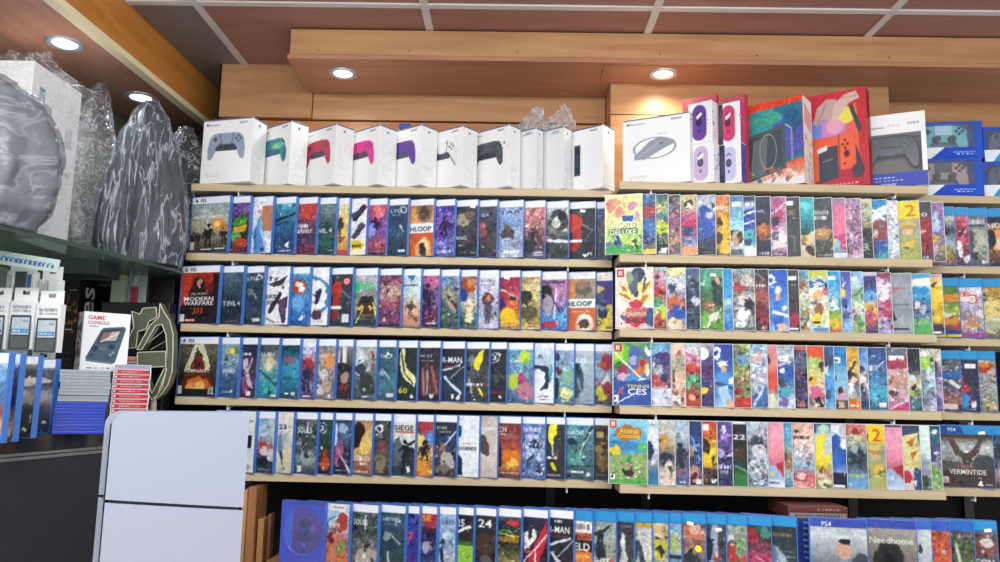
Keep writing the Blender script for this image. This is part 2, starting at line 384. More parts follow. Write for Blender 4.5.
# left soffit running towards the viewer, with its orange face and lower lip; the lip's LED light is put into its pale colour
def lsx(y): return -1.088+(y)*.04
bm = bmesh.new(); prism(bm, [(lsx(-2.5), -2.5), (lsx(.88), .88), (lsx(.88)-.02, .88), (lsx(-2.5)-.02, -2.5)], 2.283, ZC+.05); struct('trim_80', bm, WOODV)
bm = bmesh.new(); prism(bm, [(lsx(-2.5)-.0, -2.5), (lsx(.88), .88), (lsx(.88)-.03, .88), (lsx(-2.5)-.03, -2.5)], 2.264, 2.2829); struct('trim_81', bm, mat('led_toned_lip', 'fff0c4', .4))
bm = bmesh.new(); prism(bm, [(lsx(-2.5)-.03, -2.5), (lsx(.88)-.03, .88), (-2.2, .88), (-2.2, -2.5)], 2.268, 2.30); struct('trim_82', bm, wood('dark_soffit_board', 'a8745c', 'bc8870', (12, 1, 10), .3))
# recessed lamps
def downlight(x, y, z, r, col, power, label, glow):
    t = thing('recessed_ceiling_lamp', label, 'ceiling lamp', (x, y, z), 0)
    bm = bmesh.new(); n = 40
    prof = [(r, 0), (r, -.004), (r*.9, -.007), (r*.66, -.004), (r*.64, .0)]
    vs = [[bm.verts.new((a*math.cos(2*PI*i/n), a*math.sin(2*PI*i/n), b)) for a, b in prof] for i in range(n)]
    for i in range(n):
        for j in range(len(prof)-1): bm.faces.new((vs[i][j], vs[i][j+1], vs[(i+1) % n][j+1], vs[(i+1) % n][j]))
    obj('trim_ring', bm, mat('silver_ring', 'c9ccd6', .3, .6), t, True)
    bm = bmesh.new(); cyl(bm, (0, 0, -.0022), r*.65, .002, 36); obj('diffuser', bm, mat('lamp_'+col, col, emit=glow), t)
    l = bpy.data.lights.new('lamp_glow', 'SPOT'); l.energy = power; l.spot_size = math.radians(150); l.spot_blend = .8; l.shadow_soft_size = .03; l.color = hexc(col)
    o = bpy.data.objects.new('lamp_glow', l); COL.objects.link(o); o.parent = t; o.location = (0, 0, -.02)
p = at(343, 73, Z=2.322); downlight(p.x, p.y, 2.322, .043, 'f4f6ff', 2.6, 'round white lamp in the soffit above the pink controller box', 4)
p = at(663, 73.5, Z=2.322); downlight(p.x, p.y, 2.322, .043, 'ffe9c0', 5, 'round warm lamp in the soffit above the purple handset box', 4)
p = at(65, 43, Z=2.268); downlight(p.x, p.y, 2.268, .048, 'e6ecff', 3.5, 'round cool lamp in the left soffit above the wrapped white box', 4)
p = at(141, 97, Z=2.268); downlight(p.x, p.y, 2.268, .050, 'f0f4ff', 3.5, 'round lamp at the far end of the left soffit behind wrapped bags', 4)
# ================================================================ shelf boards
SHN = ['under the carton row', 'under the top row of cases', 'under the second row of cases', 'under the third row of cases', 'under the fourth row of cases']
PIN = {0: [(239, 1), (651, 2), (895, 2)], 1: [(233, 1), (568, 1), (646, 2), (888, 2), (964, 3)], 2: [(228, 1), (566, 1), (652, 2), (889, 2), (969, 3)], 3: [(228, 1), (565, 1), (656, 2), (894, 2), (972, 3)], 4: [(567, 1), (649, 2), (975, 3)]}
for i, z in enumerate(ZSH):
    for b, (x0, x1, y0, nm) in enumerate([(XL, XR, 0, 'left rack'), (XR+.008, XR2, YB2, 'middle rack'), (XR2+.004, XR3, 0, 'right rack')]):
        t = thing('shelf_board', 'pale wooden shelf board of the %s, %s' % (nm, SHN[i]), 'shelf', ((x0+x1)/2, y0, z-.022), 0, 'pale shelf boards of the racks')
        bm = bmesh.new(); cx = (x0+x1)/2; box(bm, x0-cx, x1-cx, 0, .243-y0 if y0 == 0 else .243-y0, 0, .0218, .0012); obj('board', bm, PALE, t)
        for px, bb in PIN[i]:
            if bb != b+1: continue
            q = at(px, 281, Y=y0); 
            for _ in range(3):
                d = Vector((q.x, y0, z))-CAM_C; pyy = 281-CAM_F*d.dot(UP)/d.dot(FW); q = at(px, pyy, Y=y0)
            bm = bmesh.new(); box(bm, q.x-cx-.002, q.x-cx+.002, .001, .02, -.014, -.0003, .0008); box(bm, q.x-cx-.002, q.x-cx+.002, .001, .2, -.006, -.0003); obj('bracket', bm, METAL, t)
# lower counter the last row stands on
ZB = .893
t = thing('display_ledge', 'light wooden ledge beneath the lowest row of blue cases', 'ledge', (0, 0, ZB-.03))
bm = bmesh.new(); prism(bm, [(-.645, -.02), (1.75, -.20), (1.75, -.42), (.4, -.42), (-.635, -.28)], 0, .0295); prism(bm, [(-.645, .2), (1.75, .2), (1.75, -.20), (-.645, -.02)], 0, .0295); obj('board', bm, wood('ledge_wood', 'b88a5c', 'cca070', (1, 10, 10)), t)
bm = bmesh.new(); box(bm, -.64, 1.7, -.02, .2, -ZB+.03, -.001); obj('base', bm, wood('ledge_wood', '', ''), t)
# ================================================================ game cases
def case_mesh(name, W, Hh, T, m, lip=.0035):
    """hinged plastic case: two shells with a seam, a raised rim round the sleeve, a rounded spine; origin at the front right bottom corner"""
    bm = bmesh.new()
    box(bm, -W, 0, .0004, T*.49, 0, Hh, .0012); box(bm, -W, 0, T*.51, T, 0, Hh, .0012)
    box(bm, -W+.001, -.001, T*.4, T*.6, .001, Hh-.001)
    box(bm, -lip*.55, -.0002, -.0008, .001, .0006, Hh-.0006, .0003); box(bm, -W, 0-.0002, -.0008, .001, Hh-lip*.55, Hh-.0002, .0002); box(bm, -W, -.0002, -.0008, .001, .0002, lip*.4, .0002)
    box(bm, -W+.0002, -W+lip, -.0008, .001, .0006, Hh-.0006, .0003)
    return shared(name, bm, m)
KIND = {'P5': (.135, .170, .014), 'P4': (.135, .170, .014), 'SW': (.105, .170, .0108)}
SHELL = {'P5': case_mesh('case_shell', *KIND['P5'], BLUE), 'P4': case_mesh('case_shell', *KIND['P4'], BLUE), 'SW': case_mesh('case_shell', *KIND['SW'], CLEAR, .0028)}
NOUN = {'P5': 'blue game case', 'P4': 'cyan-topped blue case', 'SW': 'slim clear case'}
def cover(kind, art, vf, seed, hero=1):
    W, Hh, T = KIND[kind]; hero = max(hero, 1.4); k = 400*hero
    nw, nh = int((W-.007)*k), int((Hh-.007)*k)
    cv = Cv(nw, nh, 1-vf, seed); cv.warp = 3.2; cv.outl = True
    hd = ''
    if 'H0' not in art:
        if kind == 'P5': hd = ' r:-500,-1,101,11.5,eef2f8'
        if kind == 'P4': hd = ' r:-500,-1,101,14.5,2a9bdc r:-500,13.5,101,14.6,1c6cc0'
    art, _, post = art.partition('||'); 
    ops = art.split(); amp = max([float(o[2:]) for o in ops if o.startswith('n:')]+[0])
    fl = [o for o in ops if o[:2] in ('t:', 's:', 'T:')]; cv.run(' '.join(o for o in ops if o not in fl))
    cv.wob(2.5); cv.strokes(int(90*max(0, amp-.2)**.8)); cv.wob(0); cv.noise(.2); cv.run(' '.join(fl)); cv.run(hd+post)
    return cv
def sticker(parent, u, v, kind, W, Hh, vf):
    """small price sticker on a cover: kind Y yellow disc, R pink disc, W white tag"""
    x = -(W*vf)*(1-u/100.)-.003; z = Hh*(1-v/100.)
    bm = bmesh.new()
    if kind in 'YR': cyl(bm, (x, -.0011, z), .0085 if kind == 'Y' else .0095, .0004, 24, 'Y'); mt = mat('yellow_sticker' if kind == 'Y' else 'pink_sticker', 'f2e21c' if kind == 'Y' else 'f08a84', .5)
    elif kind == 'B': cyl(bm, (x, -.0011, z), .017, .0004, 28, 'Y'); mt = mat('cream_sticker', 'eceadc', .5)
    else:
        box(bm, x-.008, x+.008, -.0013, -.0009, z-.004, z+.004)
        bmesh.ops.rotate(bm, verts=bm.verts, cent=(x, 0, z), matrix=Matrix.Rotation(.15*(1 if int(u+v) % 2 else -1), 3, 'Y')); mt = mat('white_sticker', 'f6f6f2', .5)
    o = obj('price_sticker', bm, mt, parent); o['label'] = {'Y': 'round yellow sticker', 'R': 'round pink sticker', 'W': 'white price tag', 'B': 'round cream sticker'}[kind]
SEED = [10]
def px_x(px, y, z):
    q = at(px, 281, Y=y)
    for _ in range(4):
        d = Vector((q.x, y, z))-CAM_C; q = at(px, 281-CAM_F*d.dot(UP)/d.dot(FW), Y=y)
    return q.x
def proj(P):
    d = Vector(P)-CAM_C; return 500+CAM_F*d.dot(RT)/d.dot(FW), 281-CAM_F*d.dot(UP)/d.dot(FW)
def row(entries, z, y0f, theta, place, group, px0=None):
    """a fanned row: every case stands a little turned, its left part behind its left neighbour"""
    th = math.radians(theta); y = None; prev = None; s_prev = None
    for e in entries:
        R, kind, art, desc = e[:4]; st = e[4] if len(e) > 4 else ''; hero = e[5] if len(e) > 5 else 1
        W, Hh, T = KIND[kind]; SEED[0] += 1
        yb = y0f(px_x(R, y0f(0), z+.085)); y = yb
        for _ in range(3):
            x = px_x(R, y, z+.085)
            s = x*math.sin(th)+y*math.cos(th)
            if s_prev is not None and s < s_prev: y = max(yb, y+(s_prev-s)/math.cos(th))
        x = px_x(R, y, z+.085); s = x*math.sin(th)+y*math.cos(th)
        if prev is None: vf = 1.0 if px0 is None else min(1, (x-px_x(px0, y, z+.085))/W)
        else: vf = min(1, max(.12, (x-prev)/math.cos(th)/W))
        s_prev = s+T+.0012; prev = x
        t = thing('game_case', '%s, %s, %s' % (NOUN[kind], desc, place), 'game case', (x, y, z+.0003), -th, group)
        link('case_shell', SHELL[kind], t)
        cv = cover(kind, art, vf, SEED[0], hero)
        lip = .0035 if kind != 'SW' else .0028
        sheet('cover_sheet', cv, -W+lip, -lip*.6, lip*.5, Hh-lip*.6, PRINT, t, -.0003 if kind != 'SW' else -.0003)
        if st:
            for q in st.split():
                k, u, v = q.split(','); sticker(t, float(u), float(v), k, W, Hh, vf)
P5, P4, SW = 'P5', 'P4', 'SW'
ROW = {}
ROW['1L'] = [
 (229, P5, 'v:7f979c,a8b8b8,b9b29a,7d7563,3a3a3a n:.5 e:74,48,16,12,e8a040 e:72,50,9,7,ffe08a e:88,60,10,10,c98040 f:48,92,44,2c2b2c f:8,86,24,3a3a3a f:22,88,28,333 f:90,88,32,30302f f:2,86,20,444 t:BATTLEFIELD,45,36,5.5,f2f6f6,74 r:2,80,12,94,e8e4c8 r:30,93,60,95,ddd r:66,92,94,94.5,ddd || t:PS5,30,5.5,6,334 p:6,8,12,2,14,8:224', 'soldiers in smoke with orange blast', '', 2.4),
 (249.5, P5, 'v:3a3f96,7a5aa0,35312c,2c3a20,7a2c28 n:.9 m:e8c030,d84040,3870d0,40a850,fff;30;14,98 p:5,44,60,34,95,40,70,52,10,52:4a9a30 p:10,56,90,50,85,62,15,66:e8a820 e:30,72,35,7,58b050 e:60,82,35,9,c84030', 'jumbled toy car lettering in green and orange', '', 1.6),
 (272.5, P5, 'v:dfe9f4,dfe5ee,cfdcec,e8eef4 H0 n:.4 r:48,16,100,62,c07a56 p:14,100,10,62,40,30,60,62,88,100:5f95d4 p:40,36,55,44,50,60,34,60:88b4e4 e:38,26,12,6,d9a78a l:50,60,80,96,2,c4dcf4 l:20,60,24,96,2,3a78c0 e:60,93,8,3,445 r:0,0,101,9,e9f0f6', 'blue flowing gown on white and brown ground', '', 1.6),
 (295.5, P5, 'v:78c4dc,3a90b4,2f6f9c,2a4a78,35507a n:.5 l:5,42,95,30,2.5,2a3444 l:10,48,60,44,2,21405c m:a0e0f0,2a5a90;10;10,60 e:62,86,8,5,e8f0f8 s:55,95,70,2.5,dde', 'pale blue seascape with dark rifle line'),
 (317, P5, 'v:905a60,c04038,6a4a60,4a3c60,7a2c34 n:.8 e:60,25,35,16,d04a40 s:30,50,60,7,f4f4f4 s:38,60,78,8,f4f4f4 m:e05040,5060a0;12;30,90', 'dusky red cover with white block lettering'),
 (336, P5, 'v:5a7c80,78949a,4a6468,334a4c,2f5a50,28403c n:.6 t:VIL_4,45,58,8,e8f0f0,80 r:60,93,92,95,dde', 'misty grey-green cover ending in large 4'),
 (349, P5, 'v:e6dcb0,ead890,e0b850,d8a048,c89048 n:.4 e:30,48,28,13,4a3830 e:45,70,30,12,8a5a40 e:60,62,20,9,e8d070 r:0,92,100,100,d04a3a', 'pale yellow cover with two dark heads'),
 (367, P5, 'v:e8edf2,eef2f6,e2e6ec,f0eff0 H0 n:.3 l:30,36,80,16,5,34323c l:10,30,60,24,3,484858 p:10,70,60,44,95,46,60,66,30,72:4c4660 e:70,48,20,5,5a4a70 r:4,74,96,100,f3e8c0 e:45,83,38,9,e8c420 s:45,84,60,6,443820', 'white cover with inked figure over yellow emblem'),
 (387, P5, 'v:b8587a,c85a70,8a4a90,7848a0,c05868,5a3448 n:.8 e:55,22,30,12,f07a80 f:40,66,36,3a2038 e:20,56,25,12,9aa0f0 m:f0a0b0,6040a0;12;30,90 r:40,93,92,95,ecd', 'pink and violet glow behind small dark figure'),
 (408, P5, 'v:2f4266,3a5076,32486c,3a5470,33485e,2a3c50 n:.4 t:LTO,42,20,6,dfe8ee,60 o:74,20,14,4.5,.25,e8eef4 l:60,48,78,58,1,c0d0d8 s:40,28,40,2.5,9ab r:55,90,90,95,cde', 'slate blue cover with thin ring letter'),
 (434, P5, 'v:e8985c,d89060,7a6a58,4a4036 H0 n:.3 e:60,22,34,18,8a7458 e:62,24,20,12,5a4638 e:10,34,26,20,f0a050 r:0,42,100,60,eef2ee t:HLOOP,48,52,8.5,16323c,86 r:0,60,100,100,d8622c e:62,88,34,20,f0a850 e:62,82,20,14,ffe0a8 e:58,90,16,12,3a3038 r:0,0,100,10.5,eef2f8', 'orange and white cover with two brown heads', '', 1.6),
 (455, P5, 'v:4a3a90,5a48b0,8a60d0,6a48b0,7a80d8,4a58b0 n:1.0 m:c8a8ff,8068e0,3a2878,e0d0ff;26;14,90 f:48,66,36,2c2050 s:50,92,70,5,e8e8ff', 'violet streaked cover with tiny upright figure'),
 (478, P5, 'v:3a3e4a,4a4a50,383c48,2c3038 n:.6 e:30,34,32,12,a89888 e:60,26,22,8,7a6658 m:c09880,505a68;12;16,50 t:ANG,30,66,6.5,f4f4f4,52 s:50,74,70,2,b88 s:30,80,30,2,9aa r:70,93,96,95,dde', 'charcoal cover with tangled brown fighters', 'W,80,13'),
 (497.5, P5, 'v:45495a,4c5464,3c4050,4a4048,3c3844 n:.6 t:SI,34,25,5,c8c8d0,40 e:20,52,26,14,b0565a m:a05060,405068;12;40,90', 'smoky grey cover with dull red haze'),
 (523.5, P5, 'v:8aa0c4,9ab4e0,7898d0,a8b8d4,8898b8,c0ccdc n:.6 t:TAR,50,19,6,2c3c68,86 e:40,58,28,10,4a4858 e:36,50,14,7,6a5850 m:e8f0ff,5068a0;10;30,90 s:55,90,60,6,f4f6ff', 'pale blue winter cover with crouching figure'),
 (545.5, P5, 'v:c89a98,d88880,a86a70,5a4858,4a4a5c n:.9 m:f0c0b8,c04850,403848;22;14,90 f:46,80,34,2a2c38 e:20,80,30,12,30343c r:50,90,90,92,eee r:45,95,95,97,ccc', 'rose-red cloud above lone grey walker'),
 (569, P5, 'v:c8d4cc,a8b4b0,68706c,40464a,364048 n:.7 e:60,32,44,17,3a4044 e:44,38,20,9,d8dcd8 e:76,26,16,8,181c20 l:10,68,95,72,2.5,e8f0f0 m:e8ece8,20262a;14;20,64', 'pale green and black cover of curled creature'),
 (596, P5, 'v:30343c,363e48,2c343c,283038 n:.5 e:24,38,26,18,e23c30 e:30,60,16,16,c83028 e:20,78,18,9,b02820 r:0,66,50,71,f2f2f2 l:50,40,95,52,1.2,7a8a98 l:60,70,90,50,1,60707e e:66,94,10,2.4,eee e:88,92,5,2.4,ccc', 'black cover with bright red silhouette', 'W,56,17', 1.6),
 (612, P5, 'v:4a6c9c,54688c,6a6058,3a4a60,5a5858 n:.6 m:a07850,405880;8;30,90', 'steel blue cover half hidden beside leafy box'),
]
ROW['2L'] = [
 (219, P5, 'v:c03024,a82a20,5a2422,2a2226,302a2e n:.5 p:0,12,30,12,18,60,0,70:d8402c p:100,14,82,14,90,70,100,80:2c2226 e:47,32,14,13,2c2020 e:47,30,7,7,b89078 p:28,40,66,40,76,78,18,78:2a1c1e t:CALL_OF_DUTY,50,48,4,f4e8e4,42 t:MODERN,50,57,7,f6f6f4,78 t:WARFARE,50,65,7,f6f6f4,78 t:III,50,77,10,d83428,22 r:2,84,14,97,f0ece4 r:16,92,42,97,e05030 s:30,94,26,3,fff || t:PS5,30,5.5,6,334 p:6,8,12,2,14,8:224', 'red and black cover with soldier and block title', '', 2.4),
 (243, P5, 'v:3a5068,50687c,34485c,28303c,303c4c n:.5 l:0,20,60,12,3,5a7890 t:T_EVIL_4,50,64,8,e8eef0,82 r:45,94,85,96,c8606a', 'dark blue-grey cover with white words and numeral'),
 (263.5, P5, 'v:34485c,3a5064,304454,384c5a,2c3c48 n:.4 t:LTO,40,20,6,dfe8ee,60 o:74,20,14,4.5,.25,e8eef4 l:40,44,64,56,1.2,c0d0d8 e:28,46,16,7,6a7c86 r:50,90,90,96,cfd8dc', 'ash-coloured cover with thin ring letter'),
 (289.5, P5, 'v:e6ebf0,f0f2f4,eceef0 H0 n:.3 p:5,30,60,22,90,14,70,30,30,36:4a3844 m:382838,6a4a60;14;16,40 t:SUICIDE,30,50,7,20222c,66 t:SQUAD,36,62,7,20222c,60 l:20,76,60,48,4,3c3440 p:55,60,95,50,90,98,76,98,60,76:4a3e58 l:10,90,40,96,2,887 s:70,96,40,2,c44 p:62,62,80,56,84,80,70,84:6a4e6c', 'white cover with black slanted lettering and fighter'),
 (309.5, P5, 'v:7ac4d8,3a80b8,4890d0,3478c0,2c58a0 n:.6 e:45,34,42,13,c8442c e:40,30,28,5,f0e8e0 e:60,38,20,5,f2f2f2 e:40,64,36,12,6ab0e8 m:d8ecff,2050a0;10;50,90 e:66,88,12,4,dfe8f8', 'sea blue cover with red racing shape'),
 (329, P5, 'v:f0f4f6,eef2f4,f2f2f2 H0 n:.2 o:-10,50,110,34,.10,3888a8 e:38,46,18,6,2a3440 l:30,60,50,42,4,2c3850 s:30,66,50,4,f8f8ff e:40,82,26,9,5a3c4c m:38485c,7a4a58;8;48,92 s:60,93,30,2,667', 'white cover with teal crescent stroke'),
 (352.5, P5, 'v:40404a,40424c,38404a,363c44 n:.5 e:26,38,26,17,c83a30 e:26,60,18,16,b03028 e:18,82,18,9,a02c28 r:2,66,52,71,f2f2f2 r:56,80,90,94,d8dce8 l:50,40,95,52,1.2,7a8a98', 'black cover with red silhouette', 'R,76,24'),
 (377.5, P5, 'v:aab4bc,b4bcc0,8a9494,a8a49c,4a4a4c n:.5 t:UND,45,30,11,1fd060,84 p:2,26,22,22,20,40,4,40:1fd060 p:12,86,20,56,36,48,80,48,92,60,92,88:4c3a30 e:52,52,28,5,2e3438 e:28,68,14,4,f0c048 e:76,68,12,4,f0a840 r:0,88,100,98,363c48 l:10,94,40,72,1.2,d0f070 l:84,60,98,80,1.5,e8f040 r:20,80,80,84,706050', 'bright green lettering over bronze sports car', '', 1.6),
 (401.5, P5, 'v:6a4868,8a5068,c0a088,a85a70,6a3058,80486c n:.9 m:f8e0c0,d8a040,fff,c02848,783870,301838;40;14,96 r:0,96,100,100,334', 'crowded crimson and cream artwork of fighters'),
 (421, P5, 'v:9ccce0,c8e0e8,bcd8dc,d8c0a8,d89878,b87868 n:.5 p:20,10,80,10,50,22:3a78a8 s:46,28,80,4,3c5068 f:48,84,30,5a4440 e:50,90,50,10,c89070 l:55,80,90,90,2,7a4a40', 'pale turquoise sky over peach desert cover'),
 (439.5, P5, 'v:8a4c70,a86088,806090,6a4888,7a3c58,4a2c40 n:.9 e:60,20,40,14,c86898 f:34,78,54,382448 m:e0a0c0,583080;12;20,90 r:30,92,90,94,ecd', 'magenta haze with dark standing figure'),
 (459.5, P5, 'v:6a88c8,8aa0cc,8a9088,60606c,4a6858,38504c n:.9 p:20,40,40,26,80,50,90,80,40,60:a89880 l:40,44,90,66,2.5,3c342c m:d8e0c8,40587c,98a060;16;20,90', 'misty blue cover with stone-coloured climber'),
 (477.5, P5, 'v:d8a890,c07858,98a8b8,c8c0a8,5a7a60,4a6450 n:.7 e:40,30,44,13,b04828 e:60,26,24,7,d88048 e:20,44,22,12,2c4890 p:30,90,50,50,80,56,70,92:e8d8b0 m:f0e8d0,2c5848;10;50,94', 'rust-coloured dome above pale robed figure'),
 (499, P5, 'v:c8ccd8,d0d4e0,b8b0c0,a8a8bc,c8c8d8 H0 n:.5 r:0,0,100,12,eef2f8 s:50,18,70,5,8088a0 s:50,25,70,4,8088a0 e:46,50,28,12,4a4450 e:50,48,12,5,e88060 p:30,60,70,60,62,92,36,92:5a5464 m:302c38,9890b0;10;50,90', 'pale lilac cover with armoured dark figure'),
 (520.5, P5, 'v:9a3458,b02c50,c04048,c85038,d89028,c08830 n:.6 l:5,30,90,48,1.4,f0c8b0 e:70,52,22,8,e07038 e:66,46,14,4,501c20 e:16,56,14,10,4a2868 e:40,76,34,12,f8d020 p:10,90,30,66,70,70,90,88:f4c418 s:40,94,60,3,fff0c0', 'crimson cover with bright yellow burst', 'W,40,13'),
 (541, P5, 'v:b8a470,c8b070,d8c480,b8a060,a8883c,c8b068 H0 n:.6 r:0,0,100,10,eef2f8 s:55,26,50,4,e8e0c0 e:24,44,30,12,3c3c30 e:44,72,36,14,5c5838 m:4a4638,d8c478,7a7040;18;34,92 s:60,96,60,2,443', 'khaki cover with dark armoured soldiers'),
 (567.5, P5, 'v:8a6888,a070a0,c888b8,8878b8,5898d8,4878c8 H0 n:.7 r:0,0,100,13,f2eef4 s:48,18,88,5,403860 e:20,36,22,14,2a2430 e:28,58,18,18,aaa0a8 l:60,30,52,80,1.4,e8e8f8 l:40,40,76,76,2,504868 e:84,80,18,10,40b0f0 p:2,88,50,84,60,98,2,98:c83848 m:e8b0d8,403868;10;20,90', 'pink and blue cover with swordsman on left', '', 1.6),
 (596, P5, 'v:b89070,a89080,7a7468,4a4640 H0 n:.3 e:56,28,34,12,6a6458 e:54,22,20,9,9a7a60 e:10,28,22,18,e08848 r:0,46,100,62,eef2ee t:HLOOP,46,54,8.5,16323c,84 r:0,62,100,100,d4602c r:0,62,100,100,d86a38 e:62,90,34,18,f0c898 e:62,86,22,14,fff0d8 e:60,90,16,9,5a4440 s:50,68,70,2,f0c0a0 r:0,0,100,12,e6ebf2', 'grey and orange cover with white title band', '', 1.6),
 (613, P5, 'v:f0ead8,f0ead8 H0 r:0,14,100,56,4a3d8c r:55,56,100,100,e8c83c r:0,56,55,100,d8c050 e:30,44,24,14,50587c e:42,66,26,14,2c3c58 e:26,28,20,6,d8c070 e:46,60,20,4,6a88b8 o:20,86,14,4,.3,504020 r:60,93,96,97,6a6850 n:.25', 'paper box with purple field over yellow', '', 1.6),
]
